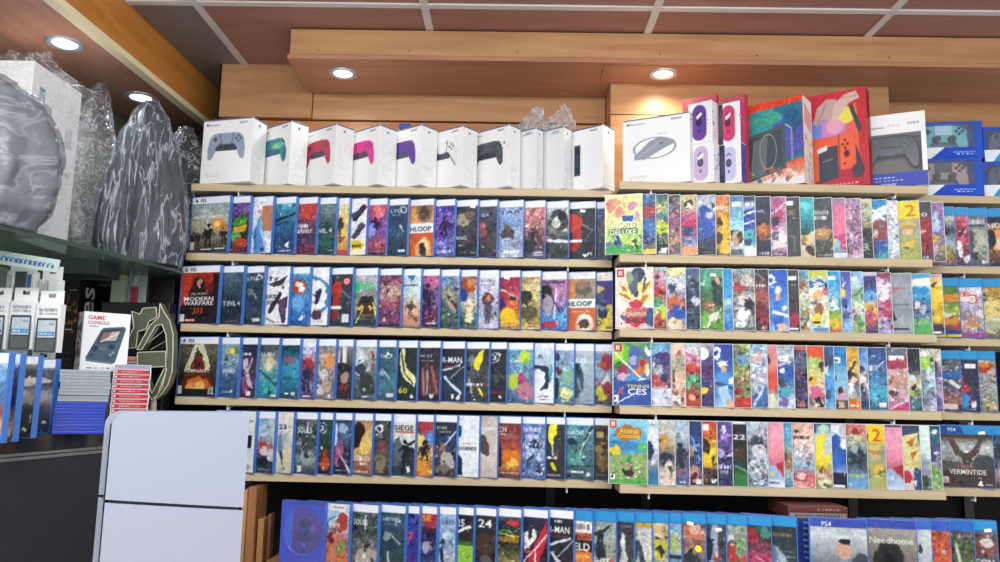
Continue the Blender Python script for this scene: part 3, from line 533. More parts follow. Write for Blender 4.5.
ROW['3L'] = [
 (217.5, P5, 'v:4a4c40,6a6a54,4c4438,38281c,2a2628 n:.5 p:38,12,62,12,86,56,16,56:d6d4b0 e:50,30,11,10,3a4038 p:34,44,50,24,66,44,72,66,28,66:7a3028 e:50,78,42,18,6a3418 e:52,80,30,12,d86a28 e:56,82,16,8,f8c060 e:34,84,12,6,f0a050 r:0,88,100,100,2a2a2c t:REMNANT,50,57,6,ece4d4,66 r:2,83,12,97,e8ecdc r:80,84,94,97,9aa08c f:50,66,30,4a2420 || t:PS5,30,5.5,6,334 p:6,8,12,2,14,8:224', 'hooded figure in light shaft above flames', '', 2.4),
 (239, P5, 'v:9ab4b4,7a94a0,88a4b8,4c6c90,3c6090,2f5488 n:.5 p:20,40,30,20,44,40:4a5c64 s:50,56,70,9,e8f0f4 m:b8ccd0,50708c;10;20,86 s:40,92,50,3,c8d4e4 e:72,92,8,3,dde', 'misty teal city cover', 'Y,66,24'),
 (257, P5, 'v:2c2a40,302c44,48384c,5a3c58,4a2844 n:.6 s:36,27,56,5,e8e0f0 p:10,36,40,34,50,60,90,88,50,80,20,56:c8b8cc l:70,34,40,66,1.2,d8a0b8 l:20,70,40,92,3,a05880 r:44,90,70,98,f0e8ec m:8a5a80,2a1c34;8;50,90', 'plum cover with pale slender dancer'),
 (278.5, P5, 'v:404448,505a58,8a9a8c,50a0a0,38a8b0,2c7880 n:.6 t:LLEN,44,26,6,e0e4d8,70 e:52,42,30,14,c8c0a0 e:50,46,14,8,e8e0c8 l:10,56,90,80,2,2c5860 m:70d0d8,205058;12;54,94 r:70,94,96,99,cdd', 'teal sea under misty golden cloud'),
 (299.5, P5, 'v:2c4c5c,24485c,3488a8,38a0c0,2a7898,2c4c5c n:.5 t:IN,48,36,12,d8402c,52 s:44,66,50,8,1c4458 e:50,50,40,8,3a9ab8 r:30,91,52,95,e8eeee r:64,90,84,96,dde', 'turquoise underwater cover with red letters'),
 (315.5, P5, 'v:d0cfe0,a8a8c4,a86878,7a4868,6a6894,504870 H0 n:.8 r:0,0,100,12,e8ecf6 s:40,22,70,6,f4f0ff e:50,44,34,10,b83040 f:44,88,46,403458 m:c8506a,58508c,e8d8e8;14;26,90 r:20,96,80,98,eee', 'lavender and crimson cover with winged warrior'),
 (335.5, P5, 'v:4878a0,a88c78,a89c98,7a7078,8c7c74 n:.7 t:ORY,34,28,6,f0f0f0,50 e:66,38,28,12,e89850 e:40,60,30,10,ccc6c4 e:20,86,22,10,d8c8b8 e:60,78,26,14,b8a89c m:e8e0d8,4a4850;16;46,96 e:72,94,8,4,dde', 'smoky cover with pale machine and orange glow'),
 (353, P5, 'v:c8ccc8,6a6464,484044,3a3438,3c3034 n:.5 r:32,12,58,44,e8e8e0 r:5,14,20,40,c8c8b8 e:50,50,42,12,38302e e:50,64,26,10,a89080 t:LIFE,42,80,8,d03428,76', 'grey cover with bearded face and red word'),
 (376.5, P5, 'v:a8b8bc,c0c4b8,687880,5a6870,4c605c n:.6 e:26,34,24,16,cad2d4 p:10,36,26,20,40,36:f0f4f4 e:30,52,28,12,404c58 o:30,42,36,18,.08,e0e4e4 l:80,20,86,50,2,a0403c e:60,74,34,20,3c4844 m:d0d8d0,283438;14;24,94 s:60,95,40,3,dde', 'grey-green cover of helmeted explorer with curved cable'),
 (396, P5, 'v:3c5c78,44687c,3a6478,4a8090,3a5c64 n:.4 t:TO,30,26,6,dfe8ee,36 o:56,26,16,5,.25,e8eef4 l:36,52,66,64,1.2,d8e4e8 e:30,54,14,6,8aa4ac r:54,89,92,96,cfdde0', 'teal grey cover with white ring letter'),
 (417.5, P5, 'v:2a3438,2c3434,303838,2a3038 n:.25 p:14,12,34,12,44,44,98,64,92,78,30,62,12,36:e8e29c l:22,24,38,52,1.4,30342c l:40,56,84,72,1.2,404434 l:16,14,30,40,1,585c40 t:60,34,83,9,f0d818,44 p:72,96,80,88,88,96:f0f0f0', 'black cover with pale yellow film strip arc', '', 1.6),
 (440.5, P5, 'v:343038,38303c,3c3034,402c30,302838 n:.5 t:W_ST,36,24,5,c8c4d0,60 s:44,33,60,3,a8a0b0 p:10,56,40,40,60,44,90,40,96,90,10,92:5a3c40 l:20,46,30,90,2,c07868 l:64,44,88,86,2,b86058 l:40,50,44,88,2,a89098 e:66,92,12,4,dde m:8a5050,302030;8;40,90', 'maroon and black cover with twisted standing shapes'),
 (465, P5, 'v:2c3440,2a3038,2c3444,34405c,30364a n:.3 t:R-MAN,48,30,10,f4f4f6,86 s:40,42,70,4,8a3c44 l:10,48,80,40,1.6,d8dce0 l:70,40,92,34,1,b8c0d0 l:16,60,50,74,2.4,c8d8e4 l:50,74,84,86,2.4,c8d8e4 l:40,62,96,42,1,a0a8b4 r:46,88,56,96,eee e:74,93,9,3,ddd', 'near-black cover with bold white letters and webs', '', 1.6),
 (489.5, P5, 'v:404448,3a3e40,50545a,484848,3c3c40 n:.6 p:60,16,80,12,72,30,50,44,34,40,50,24:f0e628 e:50,36,13,11,f2e21c p:46,72,60,74,80,92,64,88:f0e020 s:40,71,70,5,f4f4f0 l:14,60,30,90,2,a8a09c e:26,30,16,10,7a8088 m:9a9890,2a2c30;12;40,92 r:36,96,46,98,fff', 'dark cover with yellow lightning figure'),
 (507, P5, 'v:34383c,30343a,303438,34303a,2a3038 n:.3 t:3,28,25,8,f2f2f2,24 o:28,25,32,8,.12,dedede l:30,44,90,60,1,586068 e:46,60,18,8,4a5458 s:50,84,80,6,8a2c28 e:60,91,8,2.5,e8e8e8', 'black cover with boxed numeral 3'),
 (533.5, P5, 'v:70b8e0,68a8d0,6898c0,6880a8,5878a0 n:.6 t:JUMP,34,30,6,f4f0e0,50 e:66,24,20,10,b8e030 e:24,66,22,14,b8d038 e:56,60,18,11,c04880 e:70,82,32,14,c87888 m:e8f0f8,7ab838,d84868,306098;20;24,96', 'colourful cartoon cover with lime green splashes'),
 (554.5, P5, 'v:e8eef6,b4d0e0,e0e8f0,ecf0f6,e8ecf4 H0 n:.2 t:R,40,22,7,4a5880,26 e:36,44,40,7,283448 p:2,36,70,40,84,58,70,76,30,80,60,66,54,50,2,48:2c3c58 e:26,58,30,14,e8eef4 e:82,50,10,18,58a8c8 s:50,89,50,2.5,445 s:56,94,50,2,556', 'white cover with dark blue ocean wave', '', 1.6),
 (574.5, P5, 'v:7898c0,90b0cc,88b0c0,6894a0,4c7878 n:.5 e:16,22,16,6,403c70 e:24,46,16,7,6a3840 e:70,56,30,12,80b898 e:60,84,34,10,d8e098 e:50,82,14,6,eef0b0 m:3c7880,c8e0c8;12;46,94 s:60,95,50,2.4,eee l:14,60,14,90,3,283848', 'pastel meadow cover with small dark-haired child'),
 (594.5, P5, 'v:c8d4e0,b4c4d0,a8bcc8,98b0bc,88a4b0 n:.2 t:US,40,27,8,f8fafa,50 p:2,36,26,32,48,50,46,74,20,90,2,92:48586a p:2,34,20,30,26,42,40,46,20,54:2c3848 l:20,60,36,76,2,8094a4 s:70,95,40,2,556', 'pale grey-blue cover with shadowed profile'),
 (613, P5, 'v:c0d0e0,7898b8,a8c0d0,7a4858,5a4c50 n:.6 e:70,30,30,14,b03450 s:40,34,50,8,c86830 p:30,70,80,44,90,60,50,90:d0dce8 e:40,82,34,12,c8c030 e:70,74,26,12,a03848 m:d84848,e8e0c0,385878;12;20,94', 'blue and red cover with yellow patch'),
]
ROW['4L'] = [
 (255, P5, 'v:e8ecec,dfe6e8,d8e0dc,e8e8e0 H0 n:.2 r:0,40,60,60,202630 r:20,14,80,18,998 r:10,86,60,96,e0e4dc t:2,40,91,6,223', 'white cover at console edge with black notch'),
 (274.5, P5, 'v:6ca0c8,8ab0d0,a8b8c8,a85a60,2c3040,3c4458 n:.5 s:44,24,30,8,c8dcf0 p:60,12,100,12,100,60:b8c8d4 e:46,60,34,10,b84048 e:40,66,24,8,e0c8c8 e:50,82,44,7,242838 e:84,72,20,10,c8ccd0 m:e8b0b0,303850;10;50,84 s:50,95,70,2,dde', 'sky blue cover with red racing car'),
 (293, P5, 'v:e4e0d4,dfdcd0,c8ccc8,d8d4c4,c0bca4 H0 n:.2 t:23,38,24,8,1c2434,48 s:80,24,20,4,998 e:30,48,24,18,a8b4bc p:10,40,30,36,44,66,60,88,46,86,14,66:788898 l:28,66,60,92,2.4,3c4048 e:76,78,26,20,d4cca8 l:80,30,40,50,.8,aaa', 'cream cover with number 23 and grey runner'),
 (317, P5, 'v:6a7c84,505c60,3c484c,58646a,7a8a8c,3c4c58 n:.8 t:SOULS,46,28,10,f0f4f4,66 l:52,16,54,40,1.2,eee e:60,74,36,12,98a8a4 e:56,70,12,5,30383c m:a0b0b0,283034;18;34,92 r:16,88,34,98,e8e8e8', 'stormy grey cover with white brushed lettering'),
 (332.5, P5, 'v:2c4c50,285048,304844,4a3830,3c2c30 n:.4 t:3,28,24,9,f2f2f2,26 o:28,25,34,8,.12,dedede e:20,56,12,3,c8d8d8 e:56,66,18,7,a84428 e:56,82,36,10,c04a2c s:50,84,90,3,e87848 e:46,92,8,3,eee', 'dark green cover with boxed numeral 3 and ember'),
 (352, P5, 'v:30405c,40587c,4c6890,3c3c5c,3c3050,34304c n:.6 l:10,20,14,52,2.4,d8e0f0 e:48,26,26,8,a0b8d4 p:14,50,50,44,60,64,24,80:a85878 l:26,60,96,96,1.4,e8c8d8 l:20,56,20,84,3,c05a80 m:7888b8,30284c;8;40,90 s:50,94,70,2,ecd', 'indigo cover with pink armoured fighter and blade'),
 (372.5, P5, 'v:a8885c,c8a060,d8b06c,d8a858,a86a50,8a5848 n:.4 e:26,28,38,15,38241c p:2,38,46,34,44,44,30,56,2,58:30201c s:50,73,84,9,ece0d0 s:60,82,40,5,f0e4d0 e:66,52,30,16,f0c868 s:50,95,76,3,f0dcc0', 'golden sunset cover with dark face in profile'),
 (391, P5, 'v:383c40,40484a,4c5048,5c5444,503c38 n:.5 o:30,24,22,6,.3,f0f0ee s:30,34,40,3,dde s:36,38,36,2,dde e:50,54,24,12,8a4c50 e:44,80,30,16,8a7c64 m:a0605c,706850;10;44,92 s:50,95,60,2,dcc', 'grey-brown cover with white ring and winged figure'),
 (415.5, P5, 'v:dadad4,e8e8e4,cdd1d0,4a5058,3c4450 H0 n:.3 r:0,0,100,13,eef2f8 t:SIEGE,52,21,8,20242c,84 r:10,27,96,31,c07850 f:60,98,58,24282e e:16,66,24,16,9aa4a8 p:0,50,30,36,50,60,30,84,0,88:60686c e:84,80,20,16,303840 e:76,90,10,4,e0e4ea l:30,60,96,44,2,22262c', 'white cover with armed soldier below black title', '', 1.6),
 (433.5, P5, 'v:70405c,a84850,8a70c0,e0a040,d88830,c06020 n:.6 e:60,20,40,10,c03c48 e:84,36,20,10,4a90e8 e:26,44,26,12,f0d060 f:52,80,38,2c2430 e:44,88,46,14,e8942c m:f8c860,a04820;10;64,96', 'fiery orange and violet cover with cloaked figure'),
 (457, P5, 'v:2a3048,2c344c,304870,3c4458,4c4850,40343c n:.5 t:STAR,34,20,5,e4d8b0,48 s:46,27,54,3,c8b878 l:40,54,96,26,1.6,d0dcf8 e:26,60,26,9,60504c e:34,54,12,6,98785c e:60,74,34,14,b8b4a8 e:36,88,36,9,787068 m:e0d8c8,2c3040;12;50,94', 'navy cover with glowing blade and grey troopers'),
 (479.5, P5, 'v:e8eef0,e4ecec,e8eeee,dfe8e8 H0 n:.12 p:0,14,18,18,20,28,8,36,0,36:2c5c7c p:0,62,20,70,26,98,0,98:28343c t:LEGENDS,50,53,6,20282c,84 s:44,46,40,2,c86050 s:60,93,50,1.4,aab', 'white cover with thin black slanted title', '', 1.6),
 (498, P5, 'v:c8bcb0,d0c0b4,d8ccc0,d8c8bc,ccbcb0 H0 n:.2 p:4,30,30,32,56,48,58,62,44,66,10,60,2,56:5c4c4c e:50,20,40,3,dcd4cc s:60,20,50,4,e8e4dc e:64,90,16,3,b8a8a0 r:30,44,50,60,6a4844', 'beige cover with brown leaf-shaped profile'),
 (521.5, P5, 'v:6a3c44,8a3c38,a8483c,c85c30,d88428,6a3c40 n:.5 t:DI,22,20,8,ece4dc,34 s:24,29,28,3,c8b8b0 e:60,34,34,4,a0605c e:56,66,46,10,e87820 e:68,76,30,5,ffc848 p:0,44,14,42,16,80,0,84:2c2028 s:50,92,90,3,ecc', 'burning red sunset cover'),
 (545.5, P5, 'v:6880b8,5c74b8,8898c8,98acd8,6880b8,5870a8 n:.9 s:44,20,76,8,f0f4ff s:44,32,60,7,e8e0f0 e:60,46,24,7,283c60 m:d8e4ff,3c4c88,203058,f0f4ff;34;36,96 s:74,92,36,4,f0f4ff', 'frosty blue cover with blocky white title'),
 (565.5, P5, 'v:383c40,383c3c,3a3e3e,383838,343438 n:.3 p:26,12,64,10,60,26,44,34,40,46,18,40,14,28:ece428 e:34,22,16,9,f4ec30 s:34,66,60,5,f0f0ea p:26,74,44,74,60,88,36,84:ece428 l:34,44,40,62,1.4,ddd e:60,60,10,8,606060 s:50,94,70,3,eee', 'black cover with yellow curled figure'),
 (594, P5, 'v:4c8ca0,5c9ca8,50848c,4c7880,406c70,38585c n:.6 t:AVATAR,38,24,7,d8ece8,62 l:60,50,98,14,3,2c4c44 l:50,56,96,20,1.2,a8d0b8 e:22,40,16,7,26404c e:36,66,36,12,58a098 m:a0e0d0,204850,78b890;22;40,84 s:38,88,60,4,e0f0ec e:80,90,9,4,e8f0f0 s:36,32,50,2,a8ccc8', 'teal green jungle cover with tilted bow', '', 1.6),
 (611, P5, 'v:98a0a4,403428,584830,6a5438,40382c,38343a n:.7 r:20,22,60,32,c8b060 e:40,50,30,8,a88850 e:60,72,36,12,8a7040 m:d8b878,302418,f0e0b0;16;26,84 s:50,92,60,2,a98', 'brown and gold crowd cover beside village box'),
]
ROW['5'] = [
 (349, P5, 'v:e8ecf4,b8d0e8,b8a0a0,b86058,d87848,c86a4c H0 n:.5 r:2,0,84,11,f2f2ee s:50,5,50,3,889 r:10,12,60,30,a8c8e0 t:kboy,34,30,9,f4f4f4,54 o:32,30,32,8,.14,2c7080 e:70,28,28,14,c04840 e:30,62,34,20,c87060 e:20,50,16,10,8a2c3c e:66,64,26,10,78a050 e:20,82,30,18,d88060 m:e8a070,c03848,88b858,f0d8b8;24;34,98', 'cheerful cover with pink and green creatures', '', 1.6),
 (378, P5, 'v:6a7c84,505c60,3c484c,686a6a,8a8480,3c4c58 n:.8 t:SOULS,36,26,8,f0f4f4,54 l:52,16,54,36,1.2,eee e:60,80,46,16,b0a8a0 e:66,58,10,5,30383c m:a0b0b0,283034;18;34,92 r:44,72,56,80,e8e8e8', 'stormy grey cover with brushed lettering', '', 1.6),
 (405.2, P5, 'v:34485c,3c5c74,30485c,304c50,384448 n:.4 t:LISTO,40,20,5,dfe8ee,56 o:74,20,10,4,.25,e8eef4 s:40,28,50,2,8ab l:50,46,80,56,1,c0d0d8 e:30,46,16,7,8a9ca6 l:36,70,36,90,2,a8b8c0', 'dark slate cover with thin ring letter and debris'),
 (419.1, P5, 'v:3c3c90,3c40a8,4a3c98,3a34a0,5c3c78 n:.5 t:ST,60,20,7,6a70a8,50 e:26,44,22,7,c05060 e:40,80,20,8,6a3c80', 'deep violet-blue cover with pink smudge'),
 (436.9, P5, 'v:88384c,a84830,2c2c58,34345c,38407c,3c3c84 n:.6 t:SE,40,16,9,f0a020,60 e:60,20,44,12,b03048 t:SE,40,17,8,f0a428,56 e:36,60,26,10,a8a8c0 m:e8e0e8,7080c0;12;26,90', 'navy cover with orange monogram on red'),
 (456, P5, 'v:8ab0d8,98b8dc,88a8d0,b0c4dc,98a8b8 n:.5 s:50,22,80,9,4c6894 e:50,42,24,6,c0d4ec p:14,60,30,50,40,96,24,98:20343c e:26,52,10,5,303c44 m:c8dcf0,5878a0;10;40,96', 'pale sky cover with dark left climber'),
 (473.7, P5, 'v:2a2c34,303038,34343c,84b83c,98c838 H0 n:.4 r:0,0,100,11.5,eef2f8 r:0,56,100,100,8cc63c t:25,24,22,11,f2f2f2,50 l:10,36,84,28,2,f0f0e8 s:50,52,84,6,48802c', 'black over bright green cover with slanted numeral'),
 (496.4, P5, 'v:383c44,34343a,3c3838,38302c,34343c n:.4 t:24,50,22,12,f6f6f6,64 e:50,58,36,20,4c3c34 e:60,78,24,10,605c5c e:26,90,20,10,6a90c8 m:807060,2c2c34;10;36,94', 'black cover with large white 24'),
 (521.5, P5, 'v:6a7890,3c4858,30382c,4a5030,8a8050,806050 n:.8 t:UNLEASHED,48,44,8,f0a020,86 t:HOT,30,34,8,50b030,44 e:64,20,30,5,d04038 m:58b040,f0d8a0,c83830,e8e8e0;28;16,96 e:48,38,46,1.5,e0d040', 'toy car cover with orange and green lettering', '', 1.6),
 (548.4, P5, 'v:34386c,343448,3c3040,3a3040,302c38 n:.5 p:30,70,96,14,98,40,60,90,20,90:c83040 p:10,36,50,28,60,40,40,52,10,62:e8e8e8 p:26,32,44,30,42,42,26,46:333 l:10,78,96,36,1.6,f0c0c0 l:50,60,60,90,1.2,f0f0f0 s:36,62,60,4,d84858', 'dark cover with red racing car and chequered flag', '', 1.6),
 (574, P5, 'v:283040,2a2e38,2c3240,383440,3c2c3c n:.3 t:R-MAN,44,28,10,f4f4f6,84 s:40,16,30,4,dde s:44,38,70,3,a83c44 l:6,52,86,40,2,d8dce0 l:16,64,80,92,2.2,c8d8e4 l:40,68,96,44,1,a0a8b4', 'black web-lined cover with bold white letters', '', 1.6),
 (592.8, P4, 'v:e4e4de,b05038,c86438,d8803c,584030,d8c0a8 n:.4 r:0,14,100,32,e8e8e0 s:50,22,80,9,6a625c e:50,38,50,4,8a4430 r:0,42,100,60,303030 t:ELD,48,51,11,f6f6f4,84 e:46,70,54,13,d87834 s:50,66,80,5,f0c060 e:40,88,40,12,c0a088 n:.2', 'orange and white cover with black title band', '', 1.6),
 (616.5, P4, 'v:6a8488,8aa09c,9aa8a0,889088,a8b0a8,8ca0a0 n:.4 p:26,26,44,30,60,68,20,72,14,52:2c3440 l:16,34,76,22,2.5,303840 t:ELITE,42,72,10,f2f2f0,70 s:40,84,66,6,d8e0d8 o:84,76,12,6,.4,b84848 m:c8d0c8,586868;10;20,60', 'misty green cover with rifleman and white title', '', 1.6),
 (634.7, P4, 'v:3a3c40,3c4044,48484c,404044,3c3c40 n:.4 p:34,32,50,28,56,60,84,88,60,80,40,86,20,90,36,60:c8ccd0 e:44,44,10,6,e8e8ec l:40,60,10,90,2,b0b4b8 s:60,20,60,3,889', 'charcoal cover with white leaping figure'),
 (652.5, P4, 'v:a8b050,c4c8c8,d0ccc8,c0c8a8,a8c078 n:.4 r:0,14,100,22,c8a838 e:14,56,18,14,3c4858 l:20,44,60,76,4,40505c e:46,92,30,10,d0e0b8 m:e8e8e0,a0b088;8;30,96', 'pale cover with yellow strip and swinging player'),
 (668.8, P4, 'v:b8ac98,c8b070,b0a850,98a098,a0a088 n:.7 e:50,52,40,16,c8c040 e:60,54,20,9,2c3438 e:40,28,26,12,d8b890 m:e8e0c0,584838,d8c850,384048;18;16,98', 'beige cover with yellow disc and dark player'),
 (682, P4, 'v:6ca0d0,88b0d0,a8b8a0,5c88b0,386898 n:.5 e:50,44,36,12,a8b468 r:0,60,100,66,30384c l:20,74,90,96,3,283c5c m:c8dce8,88a060;8;20,98', 'blue cover with dark horizontal rifle'),
 (706.5, P4, 'v:4c6480,7a6864,a07468,6a7c8c,788898 n:.7 e:50,26,40,13,c8785c e:60,24,22,7,e0b898 e:40,62,20,9,2c3840 f:44,98,50,303c48 m:e8c8a8,c05040,405878;20;14,98', 'busy blue cover under pale red smoke', 'W,44,15 Y,74,50'),
 (727, P4, 'v:384058,48505c,404858,384058,3c4458 n:.5 l:50,20,26,98,6,98a8bc e:60,60,22,8,984048 e:56,58,10,5,c8c8d0 e:20,50,22,16,283040 m:98a8b8,2c3448;10;26,98', 'dark slate cover with armoured figure', 'W,70,22'),
 (748, P4, 'v:8c98a0,98a898,986058,a86a60,889080 n:.6 e:34,56,36,18,b84038 e:30,36,20,9,e0d8d8 e:70,44,22,16,70a068 m:c84038,e0d0b8,508858;18;26,98', 'red and green cover with scarlet crowd'),
 (772.4, P4, 'v:38503c,304c44,683c50,984060,a84058,a03c4c n:.7 e:24,30,26,12,b83038 e:76,24,20,7,488c80 e:50,66,50,12,c04068 m:f0c8d8,d03858,284048,a03868;26;26,98', 'crimson and dark green cover full of flowers'),
 (798, P4, 'v:303c44,2c3c44,34444c,30404c,2c3c48 n:.3 s:50,26,70,6,a88058 e:16,72,40,30,a8b8c8 e:6,70,34,28,6c8298 s:66,50,50,2,9ab s:70,57,46,2,8a9 s:70,64,46,2,8a9', 'charcoal cover with pale moonlike curve'),
]
ROW['5R'] = [
 (868.5, P4, 'v:9aa8b0,c0ccd0,8c98a0,606c78,a8b8c0 H0 n:.2 r:0,0,100,12,3c50b8 t:PS4,30,7,7,e8ecff e:60,44,14,14,c8a088 e:60,33,13,6,202428 p:34,66,86,66,98,100,24,100:e4e4e4 p:50,64,70,64,62,90:282c34 e:90,64,20,16,404a58', 'suited man on silver-grey cover', '', 1.8),
 (918.4, P4, 'v:a8a49c,8c8880,706c68,605c5c H0 n:.2 r:0,0,100,12,3c50b8 e:46,60,30,30,2c2c30 e:46,58,12,12,101214 l:40,40,26,96,3,20242c l:56,40,72,96,3,20242c t:Needhome,52,28,9,dcdcd0,84', 'grey cover with black mask and pale title', '', 1.8),
 (933, P4, 'v:c0c8cc,c8d0d0,a8b0b8,90a0b0 H0 n:.2 r:0,0,100,12,3c70d0 e:30,40,12,6,384048', 'pale grey cover at ledge end'),
 (952, P4, 'v:a86048,c85838,d86838,b84830 H0 n:.6 r:0,0,100,14,3c60c8 o:50,50,40,12,.4,d85840 m:f0d8c8,c04030,802820;18;20,98', 'orange-red swirling cover at ledge end'),
 (976, P4, 'v:6a4878,485840,506048,384038 H0 n:.7 r:0,0,100,14,2c70d0 m:90a070,283020,c0c8a0;20;20,98 l:30,30,50,70,2,c8d0b0', 'mossy green cover at ledge end'),
 (999, P4, 'v:606870,585c64,50545c,6a6e76 n:.6 e:50,36,46,14,8a5048 e:60,30,26,8,d8d0c8 t:ICON,46,58,9,f4f4f4,80 m:d8d8d8,a04038;12;20,50', 'grey cover with white block word and racer', 'W,70,14'),
]
